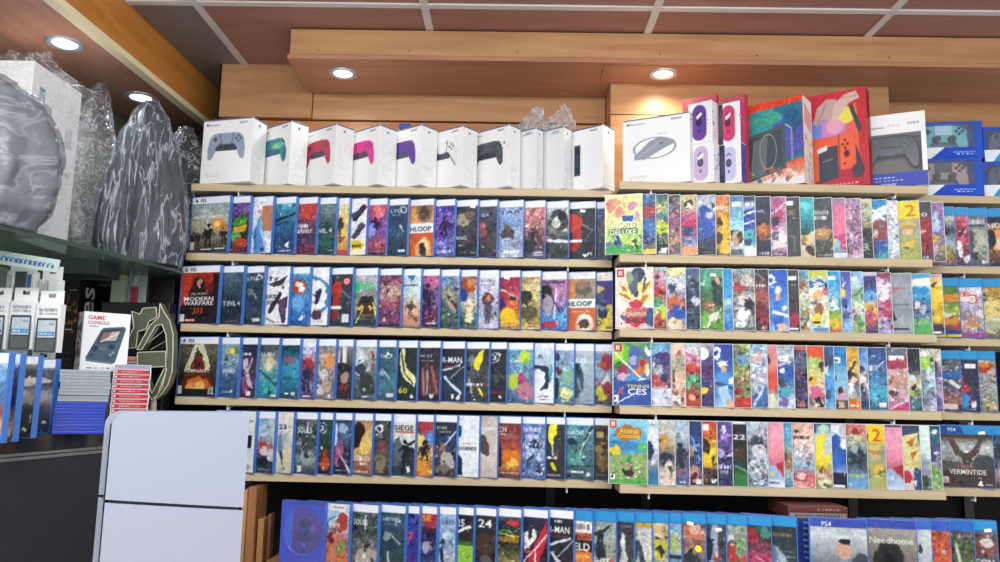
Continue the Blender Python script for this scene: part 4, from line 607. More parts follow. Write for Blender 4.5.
ROW['1M'] = [
 (642.7, SW, 'v:e8e49c,f0ec98,e8e898,b8e078,58b858 n:.35 e:14,18,16,12,e08878 e:40,30,12,9,e89a88 e:30,12,10,7,e8a870 e:74,18,14,8,d890b8 e:86,36,8,7,c8a0c8 e:90,44,6,4,e0b050 p:44,36,76,36,74,46,48,46:2a60c0 t:WORLD,53,52,11,506030,66 t:WORLD,52,51,11,f4f4ec,64 r:8,58,88,68,688858 t:DELUXE,48,63,9,f6f8ee,72 e:8,84,8,6,8868a0 e:30,84,14,16,3c9090 e:34,80,7,8,30488c p:0,88,20,84,40,90,60,82,80,90,100,84,100,100,0,100:38b058 e:80,84,8,8,505030 e:58,78,12,8,c8e060 m:f0f8c0,78c858,f8f4a0;16;68,94 r:0,96,100,100,58a848', 'leafy yellow-green cover with white two-line title', '', 2.4),
 (656.2, SW, 'v:5878a8,4878b0,b04048,4878b8,5868a0,d8c040 n:.8 e:50,30,40,10,c03c40 e:50,52,44,14,4080c0 t:S,34,76,14,20242c,40 m:e8d0b0,f0c040,3858a0,d84848;22;8,96 r:0,92,100,100,e8c850', 'blue and red cover with black S on yellow'),
 (668.7, SW, 'v:3c5c78,a8c070,58809c,c0d830,40504c,2c3440 n:.9 e:50,54,46,14,c4dc30 e:30,20,26,8,c8b878 m:f0f0e0,98c038,284060;18;4,80 r:40,90,90,99,e8dcc8', 'dark cover with lime yellow middle'),
 (681, SW, 'v:687058,706078,885070,a06878,a88070,7a6c80 n:1.0 m:c0b090,803c68,403848,d8a888,587080;30;2,98', 'crowded mauve and brown cover of tiny faces'),
 (697.4, SW, 'v:d8c078,d8c8a0,d84878,c83860,88a8d8,e0a868 n:.7 e:50,16,30,8,3c3838 e:60,18,20,5,f0e0c0 e:66,44,30,10,d83868 e:50,60,30,9,3c4878 t:Joy,46,77,9,2c3040,60 m:f0e8e0,d03868,6888c8;12;24,70 r:4,86,96,100,e8a070', 'cream and pink cover with brushed three-letter word'),
 (716, SW, 'v:b0b8c8,c4c8d4,5068a8,4860a8,404858,303440 n:.5 e:46,30,32,14,3858b0 e:54,54,40,16,3c60c0 p:30,60,74,60,60,80,46,78:3c58b8 e:70,34,14,6,c8d0e8 m:e0e8f8,2c4898,1c2850;14;18,76 s:60,96,60,2,998', 'grey cover with large blue armoured figure'),
 (730.4, SW, 'v:d87840,d88848,c89038,e0b030,e8c038,685038 n:.6 s:50,20,80,8,f0e8d8 p:40,28,80,34,90,70,60,96,30,98,50,66:e8b828 e:30,44,26,9,403430 e:24,72,24,10,50403c e:70,90,30,9,f0c040', 'orange cover with golden curved creature body'),
 (743.8, SW, 'v:4878b8,70b0d8,88d0e0,a8dce8,d8e8e0,7088a0 n:.5 r:20,10,90,18,f0f0f0 e:30,70,30,9,c8a070 e:74,68,20,10,4c4038 e:20,60,18,5,2c3040 m:e8f0f0,403c40,c89870;12;54,86 r:4,90,90,99,5c6878', 'light blue cover with small animals at foot'),
 (756, SW, 'v:384868,b8c8e0,3050a8,3858b0,48b8b8,e0e4e8 n:.5 r:4,0,96,8,384868 s:50,13,80,6,e8f0f8 p:4,26,96,18,96,50,4,56:2c4ca8 l:10,32,86,26,1.4,e8f0ff l:10,46,90,42,1.6,e8f0ff e:50,64,40,8,50c0c0 e:40,78,30,5,384878 r:0,84,100,100,e4e4e8', 'white cover with tilted navy banner'),
 (771.2, SW, 'v:3c4458,383c54,343850,3a3850,38344c n:.4 s:30,24,60,4,c8ccd8 e:50,58,44,13,b85c38 e:40,52,24,8,d88048 e:60,68,26,6,984c3c m:e0a070,583848;12;44,78 s:60,95,60,5,d8d8e0', 'navy cover with coppery swirling cluster'),
 (786.9, SW, 'v:b05888,c87098,a86090,e0c0c8,d8b0c0,6a4870 n:.6 e:50,30,30,9,c04868 l:96,10,40,26,1,f0d0e0 e:34,40,24,8,403048 p:10,56,40,50,60,60,90,56,96,84,10,88:e8dce0 e:30,66,24,9,706078 m:f0e8ec,d04c78,483850;14;24,88 s:50,96,60,2,ccd', 'magenta and white cover with small dark rider', '', 1.6),
 (800.7, SW, 'v:484c50,404448,44484c,4c5054,404448 n:.25 r:2,6,60,13,f0f0ec t:GE,36,25,8,c8845c,68 s:64,35,28,3,99a l:30,66,60,66,.8,99a l:58,66,58,90,.8,889 e:20,60,10,2,889', 'charcoal cover with copper letters', '', 1.6),
 (814.6, SW, 'v:30a8b8,38b8c0,2890a0,208088,d0b888,d8c898 n:.4 e:50,14,40,8,60d0d0 p:0,62,100,56,100,100,0,100:dcc898 e:40,58,34,6,2c5860 e:30,70,20,6,a88848 e:64,88,26,6,503c30 m:e8dcb0,48383c;10;66,98', 'turquoise sea over sandy shore cover'),
 (833.1, SW, 'v:4a5054,484c54,4c5058,50504c,484848 n:.4 s:44,24,76,8,e8e8e4 s:44,33,66,7,e0e0dc e:46,60,40,12,a87c50 e:50,58,30,7,c8985c m:d8b080,3c3c44;18;46,84 s:60,96,80,2,bbb', 'dark grey cover with serif title and bronze cluster', '', 1.6),
 (846.2, SW, 'v:a8789c,e87898,f07898,e87090,d05878,98c0e0 H0 n:.15 r:0,0,100,4,8888a8 p:0,66,100,60,100,92,40,74:d04870 e:30,80,34,12,90c8e8 e:20,72,20,5,f0d040 m:b8dcf0;4;80,96 r:0,92,100,100,d8e0f0', 'flat pink cover above pale blue', '', 1.6),
 (862.3, SW, 'v:a888b0,b888a8,a07898,a88098,987090,b090a8 n:1.1 m:e8d8e8,504058,c06880,f0e0f0,705878;46;18,96;.7 s:60,97,50,3,e8e8f0', 'mauve cover packed with fine pale figures'),
 (872.8, SW, 'v:c8c8a0,b8c098,a8a880,404840,383c38,2c302c n:.5 e:60,56,36,10,302c2c e:70,46,20,5,a88868 t:ER,46,80,12,c8d0c8,60 m:d8d8b8,302c2c;8;8,60', 'pale olive cover over black foot'),
 (888, SW, 'v:2888c0,3898d0,a8505c,a04850,3878c0,40a090 n:.5 p:0,40,0,28,84,8,100,12,100,24:e8f0f4 l:20,16,80,34,2.4,f0f4f8 e:50,54,44,14,a03c48 e:30,58,20,7,e8c8c0 e:50,80,44,12,2c68b8 m:f0e0d8,802838,58a0e0,48b090;20;44,98', 'blue cover crossed by white stripe and red crowd'),
 (898.7, SW, 'v:d8dce0,e0e0e0,c8d0d8,c4d4dc,d0d8dc,c8dcd8 n:.7 m:f8f8f8,505868,98b8c8,c8a890;26;10,96;.7', 'white sketchy cover with fine grey strokes'),
 (920.5, SW, 'v:f0d820,f0d820,98a0a8,a8b078,98a860,a8b880 H0 n:.2 r:-200,-1,101,29,f2dc1c r:2,8,12,26,483810 t:2,66,15.5,20,d8802c,44 e:44,42,38,9,d8b868 e:48,50,24,9,e8b890 e:48,46,38,4,c8a048 p:20,62,76,62,92,100,10,100:b8b058 e:60,72,20,7,e8c040 e:40,90,30,9,a8b868 m:e0d878,78903c;12;66,98', 'yellow-topped cover with orange 2 and helmeted builder', '', 2.0),
 (933, SW, 'v:484c54,484850,a03040,b83848,902c3c,504858 H0 n:.5 t:20,36,21,7,f0f0f0,80 e:50,36,40,10,a83038 e:40,52,24,6,f0a0a8 p:0,56,100,50,100,84,0,88:a02c38 m:d85060,582030;10;30,90 s:50,94,50,5,c8d0dc', 'grey and crimson cover with slanted 20'),
 (944.9, SW, 'v:88689c,a878b8,8878b8,9068a8,a89858,604c78 n:.5 e:46,34,26,18,a8c8e8 e:50,34,14,10,c8e0f0 e:40,62,34,7,d8c050 e:30,80,20,10,c8c0d8 m:e0d0f0,c8a838,483860;12;56,98', 'purple cover with pale blue spiral'),
]
ROW['1R'] = [
 (955.6, P4, 'v:a8b8b8,c8d0cc,485058,88a8b0,a89850,806848 n:.6 s:40,25,50,4,404850 e:50,40,40,10,30383c e:60,60,34,12,a8c8d0 e:40,82,44,10,c8b848 m:e8f0f0,a05838,484038;12;30,98', 'cover with dark bird above yellow ball'),
 (969.5, P4, 'v:e8b8c0,d86078,c05068,b04860,7c3848,583c50 n:.6 e:50,34,30,12,b84058 e:50,44,16,8,502c30 l:40,60,46,84,3,f4f0f0 l:20,70,28,70,2,eee m:f0b8c0,582838;12;26,96 e:80,90,20,8,e0d8d8', 'pink-red cover with white cross mark'),
 (988.3, P4, 'v:e8e8e8,585c60,98a0a0,a8a898,989890,606060 n:.6 s:46,22,90,10,f4f4f0 s:46,30,80,4,404448 e:50,56,34,20,b8b8a8 e:20,60,20,20,585c50 e:34,84,24,8,3c4040 m:d8d8c8,504c48;12;40,96 s:80,94,30,6,eee', 'grey cover with white block title and statue'),
 (1006, P4, 'v:2c3848,283444,e89848,c07838,805040,3c3438 n:.5 t:AID,44,28,8,f4f4f4,84 e:70,58,44,16,f0a860 e:30,52,26,14,302c34 e:70,60,20,8,f8d0a0', 'navy cover with orange flare and white title'),
]
ROW['2M'] = [
 (653.8, SW, 'v:e8e4d4,ece8dc,ece0d0,f0e4dc,ecdcd4,e8b8b4 H0 n:.2 e:58,22,24,24,3c4868 e:48,26,14,18,5c6c78 e:38,18,10,10,98b080 p:52,60,6,44,4,34,30,38,46,54,24,36,14,24,26,24,44,46:e8dc78 p:56,58,60,26,80,10,72,34,62,52,96,16,98,30,66,56,98,40,96,52,70,64:e8dc80 p:8,42,30,44,40,52,20,48:c07038 p:82,24,94,22,76,40,70,42:b87038 p:8,28,24,32,30,40,16,36:c87c40 p:74,46,90,44,80,54,68,56:c87840 e:52,60,20,7,d83c50 e:54,74,36,9,d8606a t:Pokémon,53,75.6,9,4c2c40,62 t:Pokémon,52,74.8,9,f8ecb0,60 r:24,81,84,92,d84c54 p:34,91,72,91,54,99:d84048 t:SHIELD,54,86.5,8,302840,52 r:2,2,22,15,d83840 r:7,5,11,12,fff r:13,5,16,12,fff e:94,82,14,16,405c90 e:20,82,9,5,5868a8 r:8,86,18,96,f0f0f0 e:13,91,3,3,222', 'cream box with yellow fans and red crest title', '', 2.6),
 (667, SW, 'v:88b0a8,c898b0,c84858,88a888,d0d060,b84838 n:.9 e:50,16,40,9,d8a0b8 e:30,40,30,8,c83838 e:30,58,36,8,50a070 e:70,74,26,12,c8d838 e:40,88,40,12,c04840 m:f4f4f0,383c38,f0d048,d83838,48a068;22;4,98', 'motley cover of green, yellow and red characters', '', 1.4),
 (686, SW, 'v:e0d888,b0bcc8,98a8c8,d86858,3c60b0,e8c8a0 n:.7 p:0,10,40,14,100,2,60,0:e8e0a0 e:60,30,36,8,e0dcd8 e:30,32,20,8,384870 e:40,58,30,10,d86030 e:64,72,34,12,2c58b8 e:40,90,40,8,e8d0a8 m:f4f0e8,c04838,5070b0,e8b058;20;10,98', 'busy cover with orange and blue round figures', '', 1.4),
 (700.3, SW, 'v:506898,68788c,384460,303c58,485068,384460 n:.7 e:50,36,40,18,34405c e:70,54,26,8,c8ccd8 m:90a0c0,282c48,d8dce8,687090;22;6,94 s:60,97,70,2,aab', 'deep navy cover of shadowy fighters'),
 (723.8, SW, 'v:48a088,50a880,487c58,58704c,78a848,5c9040 n:.5 s:10,24,36,7,e8f0e8 e:74,22,20,12,303c38 e:78,18,10,7,c8a888 p:54,34,96,30,96,62,60,60:34484c e:40,62,20,9,a86840 e:48,64,11,6,e0b090 p:10,96,40,76,80,70,86,82,50,88,36,98:e0e0d0 e:16,84,24,10,70c048 m:d8e0b0,284838,88c058;14;60,98', 'green cover with two seated forest children', 'W,64,11', 1.8),
 (733, SW, 'v:2c90d8,38a0e0,40a8e8,78b8d8,3c90d8,3080d0 n:.25 e:50,56,50,5,b8d0c8 m:70c0f0;6;60,98', 'plain bright blue cover edge'),
 (755.3, SW, 'v:88a8b0,887878,98888c,a8a4a0,484850,a8a8a8,505458 n:1.0 e:40,30,26,9,c03840 e:70,20,30,10,c8b8b0 e:60,52,40,8,d8d0cc r:6,62,60,66,cfcfcf e:50,74,34,8,f0f0f0 e:76,58,20,10,283038 e:40,90,26,7,e8e8e8 m:f0f0ec,30343c,c04840,888888,d8c8b8;40;4,96;.8', 'grey comic-style cover with red splash', '', 1.6),
 (769.4, SW, 'v:484048,503c40,a05050,984848,602c34,383038 n:.6 s:46,26,70,5,e8dcd8 l:0,4,80,18,.8,b8a8a8 e:50,44,50,10,b05850 e:40,70,44,14,802c38 e:70,86,30,8,a83848 m:d87868,301c24;12;34,96 s:70,95,40,5,dcc', 'brown-red cover with thin white lettering'),
 (788.6, SW, 'v:2858c0,2c68d0,3878d8,60a0e0,4888e0,90b8e8 n:.25 o:16,16,20,8,.5,f0f4f8 s:22,28,28,4,c8d8f0 e:52,40,18,10,d8a888 e:50,34,20,6,e8e0c8 p:30,52,72,50,90,66,80,76,40,76,14,64:3c80e0 l:30,70,94,76,3,e0e4e8 p:20,76,70,74,80,100,30,98:3468c8 e:84,64,14,6,f0f0f0 e:70,94,24,6,e8b8a0', 'blue cover with blond kneeling player', '', 1.8),
 (799.7, SW, 'v:404448,484048,444044,484048,602c40,3c343c n:.3 r:10,10,80,17,f0f0ec s:60,24,50,3,886 e:50,82,44,11,b03050 m:c84060;5;72,92 r:10,95,90,98,f0f0f0', 'black cover with magenta rosette near foot'),
 (809.7, SW, 'v:68a8d0,88a898,d8c8b0,a8b090,88a878,b89068 n:.8 e:44,26,34,7,a85830 m:f4f0e0,70a0c8,584838,c88850;22;8,98', 'sketchbook-like cover with brown ship'),
 (828.9, SW, 'v:d8d058,a8d0b8,78b8c8,e8d8b0,e0e0a0,a0c8e0 n:.5 r:0,0,100,8,c8c848 e:50,22,50,7,3868b8 e:54,22,34,4,c8e0f0 e:50,40,50,14,f0ecd8 e:46,42,28,10,e8b880 e:58,62,26,9,a06840 r:14,78,60,88,e8d020 r:16,83,58,86,302c20 p:14,78,50,68,60,80:e8d830 e:90,34,12,7,d86878 m:f0f4f4,3870b8,d84838,70b858;18;12,98 r:20,93,96,99,6888c0', 'pastel party cover with two round-faced kids', '', 1.8),
 (841.4, SW, 'v:2898d8,38a8e0,68b8e0,5890a0,c8b838,c85838 n:.5 r:0,8,70,14,e8f0f4 e:40,50,44,6,a8d8e8 e:40,60,44,6,c8e0e0 e:50,74,44,10,88b830 e:46,86,40,9,e8c020 m:f0f8f8,60b040,d86030;16;40,98', 'sky blue cover with yellow-green fields at foot'),
 (852, SW, 'v:4858b8,5868c0,6878c8,88a8e0,88b0e0,98b8e0 n:.4 s:50,12,60,8,d8e0ff e:26,34,36,8,f0d848 e:30,50,40,8,405098 e:56,72,30,6,485890 m:e8e8ff,3c50b0;10;20,98', 'periwinkle cover with yellow star shape'),
 (864.4, SW, 'v:78b0d8,a8c8e0,98c090,c8d8c0,d0c8b0,90b858 n:.6 r:10,8,60,14,f0f0f4 l:30,40,90,28,1.4,407838 e:40,66,30,10,e8c0b8 e:50,78,30,6,d88088 e:74,84,20,6,40b050 m:e8f0e0,587890,e0d8a8,60a850;18;30,98', 'soft green and peach meadow cover'),
 (877.8, SW, 'v:404888,384080,58a0d8,e8a048,c05850,404070 n:.7 r:0,0,100,6,c0c0d0 e:50,38,50,9,60a8e0 e:30,58,36,9,e8b040 e:40,74,40,12,c85868 m:f0c860,30386c,d86050;12;40,98', 'indigo cover with orange-yellow animal cluster'),
 (892.4, SW, 'v:a06080,d8b8c8,d8a0b8,c85880,c8a8c0,9888b8 n:.9 p:0,4,60,10,100,4,100,0,0,0:984060 r:0,14,50,22,f0f0f0 e:50,36,40,12,e8d8e0 e:70,60,30,14,c04870 p:0,84,100,78,100,100,0,100:a898c8 m:f8f0f4,c83860,504868,e8a8c0;30;10,96;.8', 'pink and white cover with ornate pale dress'),
 (912.9, SW, 'v:9098a0,98a0a8,98a0a8,8c949c,a0a8b0,98a0a8 H0 n:.1 s:34,25,60,4,c85058 s:20,31,24,4,c85058 s:50,52,80,2,606870 p:4,56,14,62,22,76,8,80:303438 l:6,68,20,76,2,282c30 r:10,90,80,93,30343c', 'plain grey cover with thin red script', '', 1.6),
 (931.8, SW, 'v:38a8d8,e0e8e8,3898c8,5870a8,78a8a0,60b060 H0 n:.4 r:0,0,100,8,48a8d8 p:0,10,100,6,100,20,0,22:ece8e0 e:50,28,44,7,2890d0 e:40,54,34,9,3c5890 e:34,52,14,6,e8d8c8 e:60,58,20,8,b8b8c8 l:30,72,26,86,2,3878b0 e:50,92,50,8,58b058 r:0,74,100,84,78b878 m:e8f0f0,3c5880;8;48,84', 'blue and green cover with small running figures', '', 1.4),
 (943.6, SW, 'v:d8b0a0,e8c850,e8c030,d8a820,c89828,484048 n:.3 r:0,0,100,4,c8a0a0 l:10,26,60,14,2,504030 e:40,40,44,20,f0cc28 e:20,64,20,8,403830 e:50,72,30,7,e8c030 r:0,82,100,100,483c50 r:20,94,80,98,eee', 'mustard yellow cover above dark foot'),
]
ROW['2R'] = [
 (960.3, P4, 'v:5c8838,688c38,708c40,a8c048,c04038,3868a0 n:.6 p:60,30,100,26,100,40,66,38:e89028 e:40,50,40,10,88b830 e:60,64,24,9,e0e8e0 e:20,58,18,10,c04048 e:36,80,40,14,a83038 p:40,80,100,90,100,100,50,100:2c4890 e:70,74,26,8,e89030 m:f0c838,e0e8e0,50a050,d04838;14;44,98 r:-100,96,101,100,e8d028', 'olive green cover with bright round characters', '', 1.4),
 (983.8, P4, 'v:c8dce8,d0d0e0,b8a8c8,c8c8d8,c8a898,a06898 n:.5 s:30,26,50,9,e0685c e:30,30,36,8,f0d8d0 t:3,66,34,16,d85048,36 t:3,66,34,12,f4e8e0,22 e:26,60,24,12,988098 e:30,54,14,8,c0a8b8 e:66,72,28,9,d08848 e:66,70,24,4,7898c8 m:f0e8f0,8090c8,d89890;14;48,90 r:0,92,100,100,a04c98', 'lavender cover with red-outlined 3', '', 1.8),
 (1004, P4, 'v:b88838,c89848,b8a058,c8b878,b0a878,6c5840 n:.6 t:IL,24,26,5,302820,40 e:60,50,50,14,e0c878 e:50,78,40,14,d0d0a8 e:52,80,34,10,b0b088 m:f0e0b0,785028;14;24,96', 'golden brown cover with round shield shape', '', 1.4),
]
ROW['3M'] = [
 (651.5, SW, 'v:58a858,5870a8,7088b0,687ca0,3c58a8,3850b0 H0 n:.4 e:20,20,26,22,70c830 e:14,16,14,12,b8e048 e:60,24,16,20,5868b8 e:52,28,10,8,a8a8e0 e:74,26,12,10,408888 e:90,14,9,8,e8e8e8 e:80,38,14,12,d86830 e:80,32,10,6,b83038 e:88,44,8,8,e8d8b0 p:50,48,74,40,70,56:e88028 l:4,16,76,58,1,f0f8e8 e:24,44,16,10,a83858 e:14,36,10,6,487038 e:28,56,16,8,d8a8c8 e:70,60,24,4,d8d8e0 e:50,58,20,6,4898d8 p:0,62,100,60,100,100,0,100:3858b0 l:10,98,60,80,1,e8e8f8 t:TENNIS,66,69,5,e8e040,60 t:A,20,77,13,e05830,18 t:CES,64,78,10,f4f4f4,50 r:2,2,24,14,d84038 r:7,4,11,11,fff r:13,4,16,11,fff r:2,84,14,95,f0f0f0 e:8,90,3,3,222', 'blue cover with green glow and white word', '', 2.6),
 (671.4, SW, 'v:60a8c8,78b0d0,585090,887890,b86868,c8ccd8,d0d8e4 n:.7 p:10,22,50,14,96,16,90,40,70,36,40,26:503c80 e:40,42,34,8,a8a8b8 e:30,60,30,8,b84850 e:70,56,24,8,384468 m:e8e8f0,584878,c07060,303850;24;24,70 r:0,72,100,100,ccd4e4 m:8898c0,f0f4f8;16;72,98', 'cover with dark purple bird over pale lettering', '', 1.4),
 (685.6, SW, 'v:e8c8b0,e0c0a0,a8a888,d8b098,d0a088,c8a898 n:.5 e:40,10,36,8,f0d0b8 e:60,16,20,4,b85848 p:30,20,80,16,70,34,40,32:98a088 l:20,44,30,70,2,403838 e:54,60,30,16,dcb49c e:60,90,30,5,604848 r:4,84,70,97,e8e0d8 m:f4e0d0,906050;10;20,96', 'peach cover with long-limbed pale figure'),
 (701.3, SW, 'v:b0c8c8,d8c0c8,c83840,50a070,b85848,c04838 n:.8 p:0,12,100,24,100,30,0,20:d868a0 e:40,40,36,8,d04838 e:50,58,44,9,58a878 e:50,88,46,13,b84838 e:40,84,24,6,e0a078 m:f4f0e8,302c30,68b040,d84040;20;6,98', 'mixed cover with dark red round character at foot'),
 (714.2, SW, 'v:c0b0c0,605888,504878,584c80,504474,484070 n:.5 e:50,46,44,14,603c78 e:30,74,30,7,e8d040 m:a878b8,304080,d8a8c8;12;30,98', 'violet cover with yellow dot beneath round sticker', 'B,26,16'),
 (733.7, SW, 'v:3048a8,3850b0,3868c0,70a8d8,5090d8,a0c8e8 n:.25 o:16,14,20,8,.5,f0f4f8 s:16,24,20,4,c8d8f0 e:52,36,18,10,d8a888 e:50,30,20,5,e8e8e0 p:30,46,72,44,96,58,80,68,30,64,20,56:5098e0 l:20,62,94,70,3,3c5878 p:20,70,70,66,90,96,40,90:a8ccf0 e:86,58,12,6,f0f0f0 e:80,94,22,5,e0a890', 'blue cover with kneeling white-haired player', '', 1.8),
 (751, SW, 'v:a0a848,6898a8,a8a860,8a7858,6c8850,888048 H0 n:.9 e:54,24,30,10,68a0c0 m:e0d850,784838,50884c,a03838,d8d0a8;28;4,80;.9 e:30,76,24,5,b83038 r:0,84,100,100,c8382c', 'crowded olive cover with red foot'),
 (768, SW, 'v:88b8d8,b0c8dc,b8c0d8,b8b0c8,8888a8,5878b0 n:.8 e:50,20,40,10,d8b0a8 m:f4f4f8,98b0d8,b88888,686088;20;4,70 p:20,80,90,62,100,98,10,100:4870b0 l:20,96,80,66,2,c0d8f0', 'pale blue airy cover above steel-blue arc'),
 (778, SW, 'v:d88890,e08888,e08078,d84838,e05840,90b8d0,e0d8b0 H0 n:.15 e:20,24,20,7,303850 p:60,66,100,62,100,80:d85038 e:40,88,40,10,d0d8b0', 'coral pink cover with white corner at foot'),
 (794.7, SW, 'v:a0b0b8,c8d0d8,3058a8,2850a0,4898b8,a0a8d0,b8c8e0 n:.7 r:10,16,70,25,f0f0f0 p:0,30,90,24,90,28,10,34:d8c0d0 e:60,44,34,14,2c60b0 e:30,60,26,8,484858 e:44,76,40,8,48a8b8 p:0,96,40,82,70,88,60,100:8068a8 m:e8f0f4,3058a0,50b0c0;14;34,96', 'white-topped cover with blue ragged centre'),
 (808, SW, 'v:905060,405870,504068,3c3858,484070,403058 n:1.0 r:0,0,100,7,b86058 m:38a080,c04850,4888b8,c89040,302840;30;10,90;.8 r:24,88,80,97,b87050', 'dark jewel-toned cover of many figures'),
 (825, SW, 'v:e05830,e06038,c8c878,e0c8a0,e0b888,d0a088 H0 n:.4 r:0,0,100,18,e05828 e:40,26,60,10,b0c868 e:80,30,16,8,504038 e:30,54,30,8,e0b038 e:24,54,10,3,383028 e:50,74,30,12,d86090 e:76,80,20,5,b04870 p:40,84,70,80,96,96,60,98:302c34 m:f0e0c0,5878b0;10;84,98', 'orange-topped cover with pink and yellow creatures', '', 1.6),
 (835, SW, 'v:3870b8,384868,58a8e0,48a0e0,4898d8,80b0d0 n:.4 e:50,22,50,10,404c70 p:0,36,60,30,40,44,10,46:e0e8f0 e:40,76,30,8,3c5880 m:90d0f0,283c60;8;6,98', 'azure cover with navy top shape'),
 (847.8, SW, 'v:2c80c8,2878c0,70b0d8,88c0e0,98b8c8,685048 n:.3 r:0,16,60,26,e8f0f4 s:30,22,30,5,2870b0 e:30,50,10,4,303438 e:60,76,30,12,d090b0 e:56,70,22,7,483838 r:0,86,100,100,60504c r:30,88,74,98,d0a888', 'blue cover with pink-clad figure at foot'),
 (860, SW, 'v:e0a030,e8b038,e8c070,5c5468,a8b8b8,e07828 n:.6 l:20,44,80,24,2,504040 e:40,46,34,8,403c50 e:60,54,26,6,e8c8a0 e:36,72,34,8,b0c8c8 e:40,66,20,8,e8e8e0 r:0,82,100,100,e07828 s:50,94,80,4,f0e8e0', 'amber and orange cover with dark-hatted duo'),
 (868.7, SW, 'v:4878c8,70a0d8,98c0e0,a87868,d8d8d8,484870,406070 n:.5 e:40,36,30,6,304068 e:40,52,36,8,e8e0e0 e:50,68,30,9,403c60 m:f0f0f0,384880;6;30,90', 'blue sky cover with small white creature'),
 (887.7, SW, 'v:384c90,40589c,4870a8,50a0c8,40a8c0,386078 n:.6 s:34,32,50,10,d8e8f8 l:60,30,90,22,1,c8e0f0 l:10,60,30,84,1.4,284058 e:40,74,40,12,50b0d0 m:80c8e8,283c70;14;8,94 r:56,88,94,96,f0e8e4', 'underwater blue cover with white brush lettering', '', 1.4),
 (908.6, SW, 'v:688890,a84858,d89898,b09090,d0b0b0,c890a8,c04080 n:.7 r:16,6,88,20,587880 r:20,12,86,20,f0ece8 e:50,26,50,8,b04058 e:30,40,34,8,d8a8a8 e:60,54,40,12,c89888 e:30,72,26,6,584040 p:0,100,100,84,100,100:d03880 l:16,98,96,84,1.6,f0d0e0 m:e8c8c8,704858,d88090;18;30,84', 'dusty pink cover with white lettering block at top', '', 1.4),
 (921.5, SW, 'v:303c40,303c40,3c4448,b0b0a0,a8b878,485868,3c5c68 n:.5 s:20,32,30,5,c0d8e0 e:30,48,34,7,e0e0e0 e:50,60,40,8,e0c8a0 e:30,70,34,5,b0c868 e:50,90,34,10,4c7c88 m:e8e8e0,283038;10;40,98', 'black-topped cover with pale flower shapes'),
 (935.4, SW, 'v:e0e0d8,88b058,a0b8c0,90b0b8,8898b8,c8c8e0 n:1.0 r:0,4,60,12,f4f4f0 e:40,22,30,9,a0d040 m:f4f4f4,486050,b05870,98c8d8,7878b0,c8b858;40;14,98;.7', 'finely drawn pastel cover with green crest'),
 (942.5, SW, 'v:d0c0b8,e0d0b8,605088,a890b8,c8b0d0,7868a8 n:.6 e:40,26,40,8,503c70 e:50,84,40,10,6858a0 m:f0e8f0;8;10,96', 'narrow lilac and cream cover edge'),
]
ROW['3R'] = [
 (961.7, P4, 'v:505c70,686870,585c6c,404c68,b07060,403c48 n:.9 l:60,40,96,60,3,d8d8d8 e:84,40,24,8,3868b0 e:30,84,30,8,c88068 m:e8e4e0,30343c,a88878,c8c0b8;36;20,80;.8 r:56,88,92,97,e8c8c0', 'grey scribbled cover with blade and blue wave'),
 (979.5, P4, 'v:343c50,383c50,34384c,384058,303c5c,2c3448 n:.4 s:14,26,26,4,c8c8d0 r:34,21,90,29,f0f0ec l:10,20,26,70,2.4,b03c60 e:34,62,26,8,c03848 e:30,84,26,10,3898d8 e:70,88,14,5,dde s:60,97,50,2,ccd m:c04860,484c70;6;40,90', 'midnight cover with red and blue wisps', '', 1.4),
 (997, P4, 'v:c8b8a0,b0a898,a8a098,98a0a0,989070,707850 n:.7 e:46,26,34,9,c04020 e:46,22,26,5,e08028 m:c86850,e8e0d8,606860,a85848;22;34,96 r:60,86,96,97,c8a880', 'beige cover with orange-red emblem'),
]
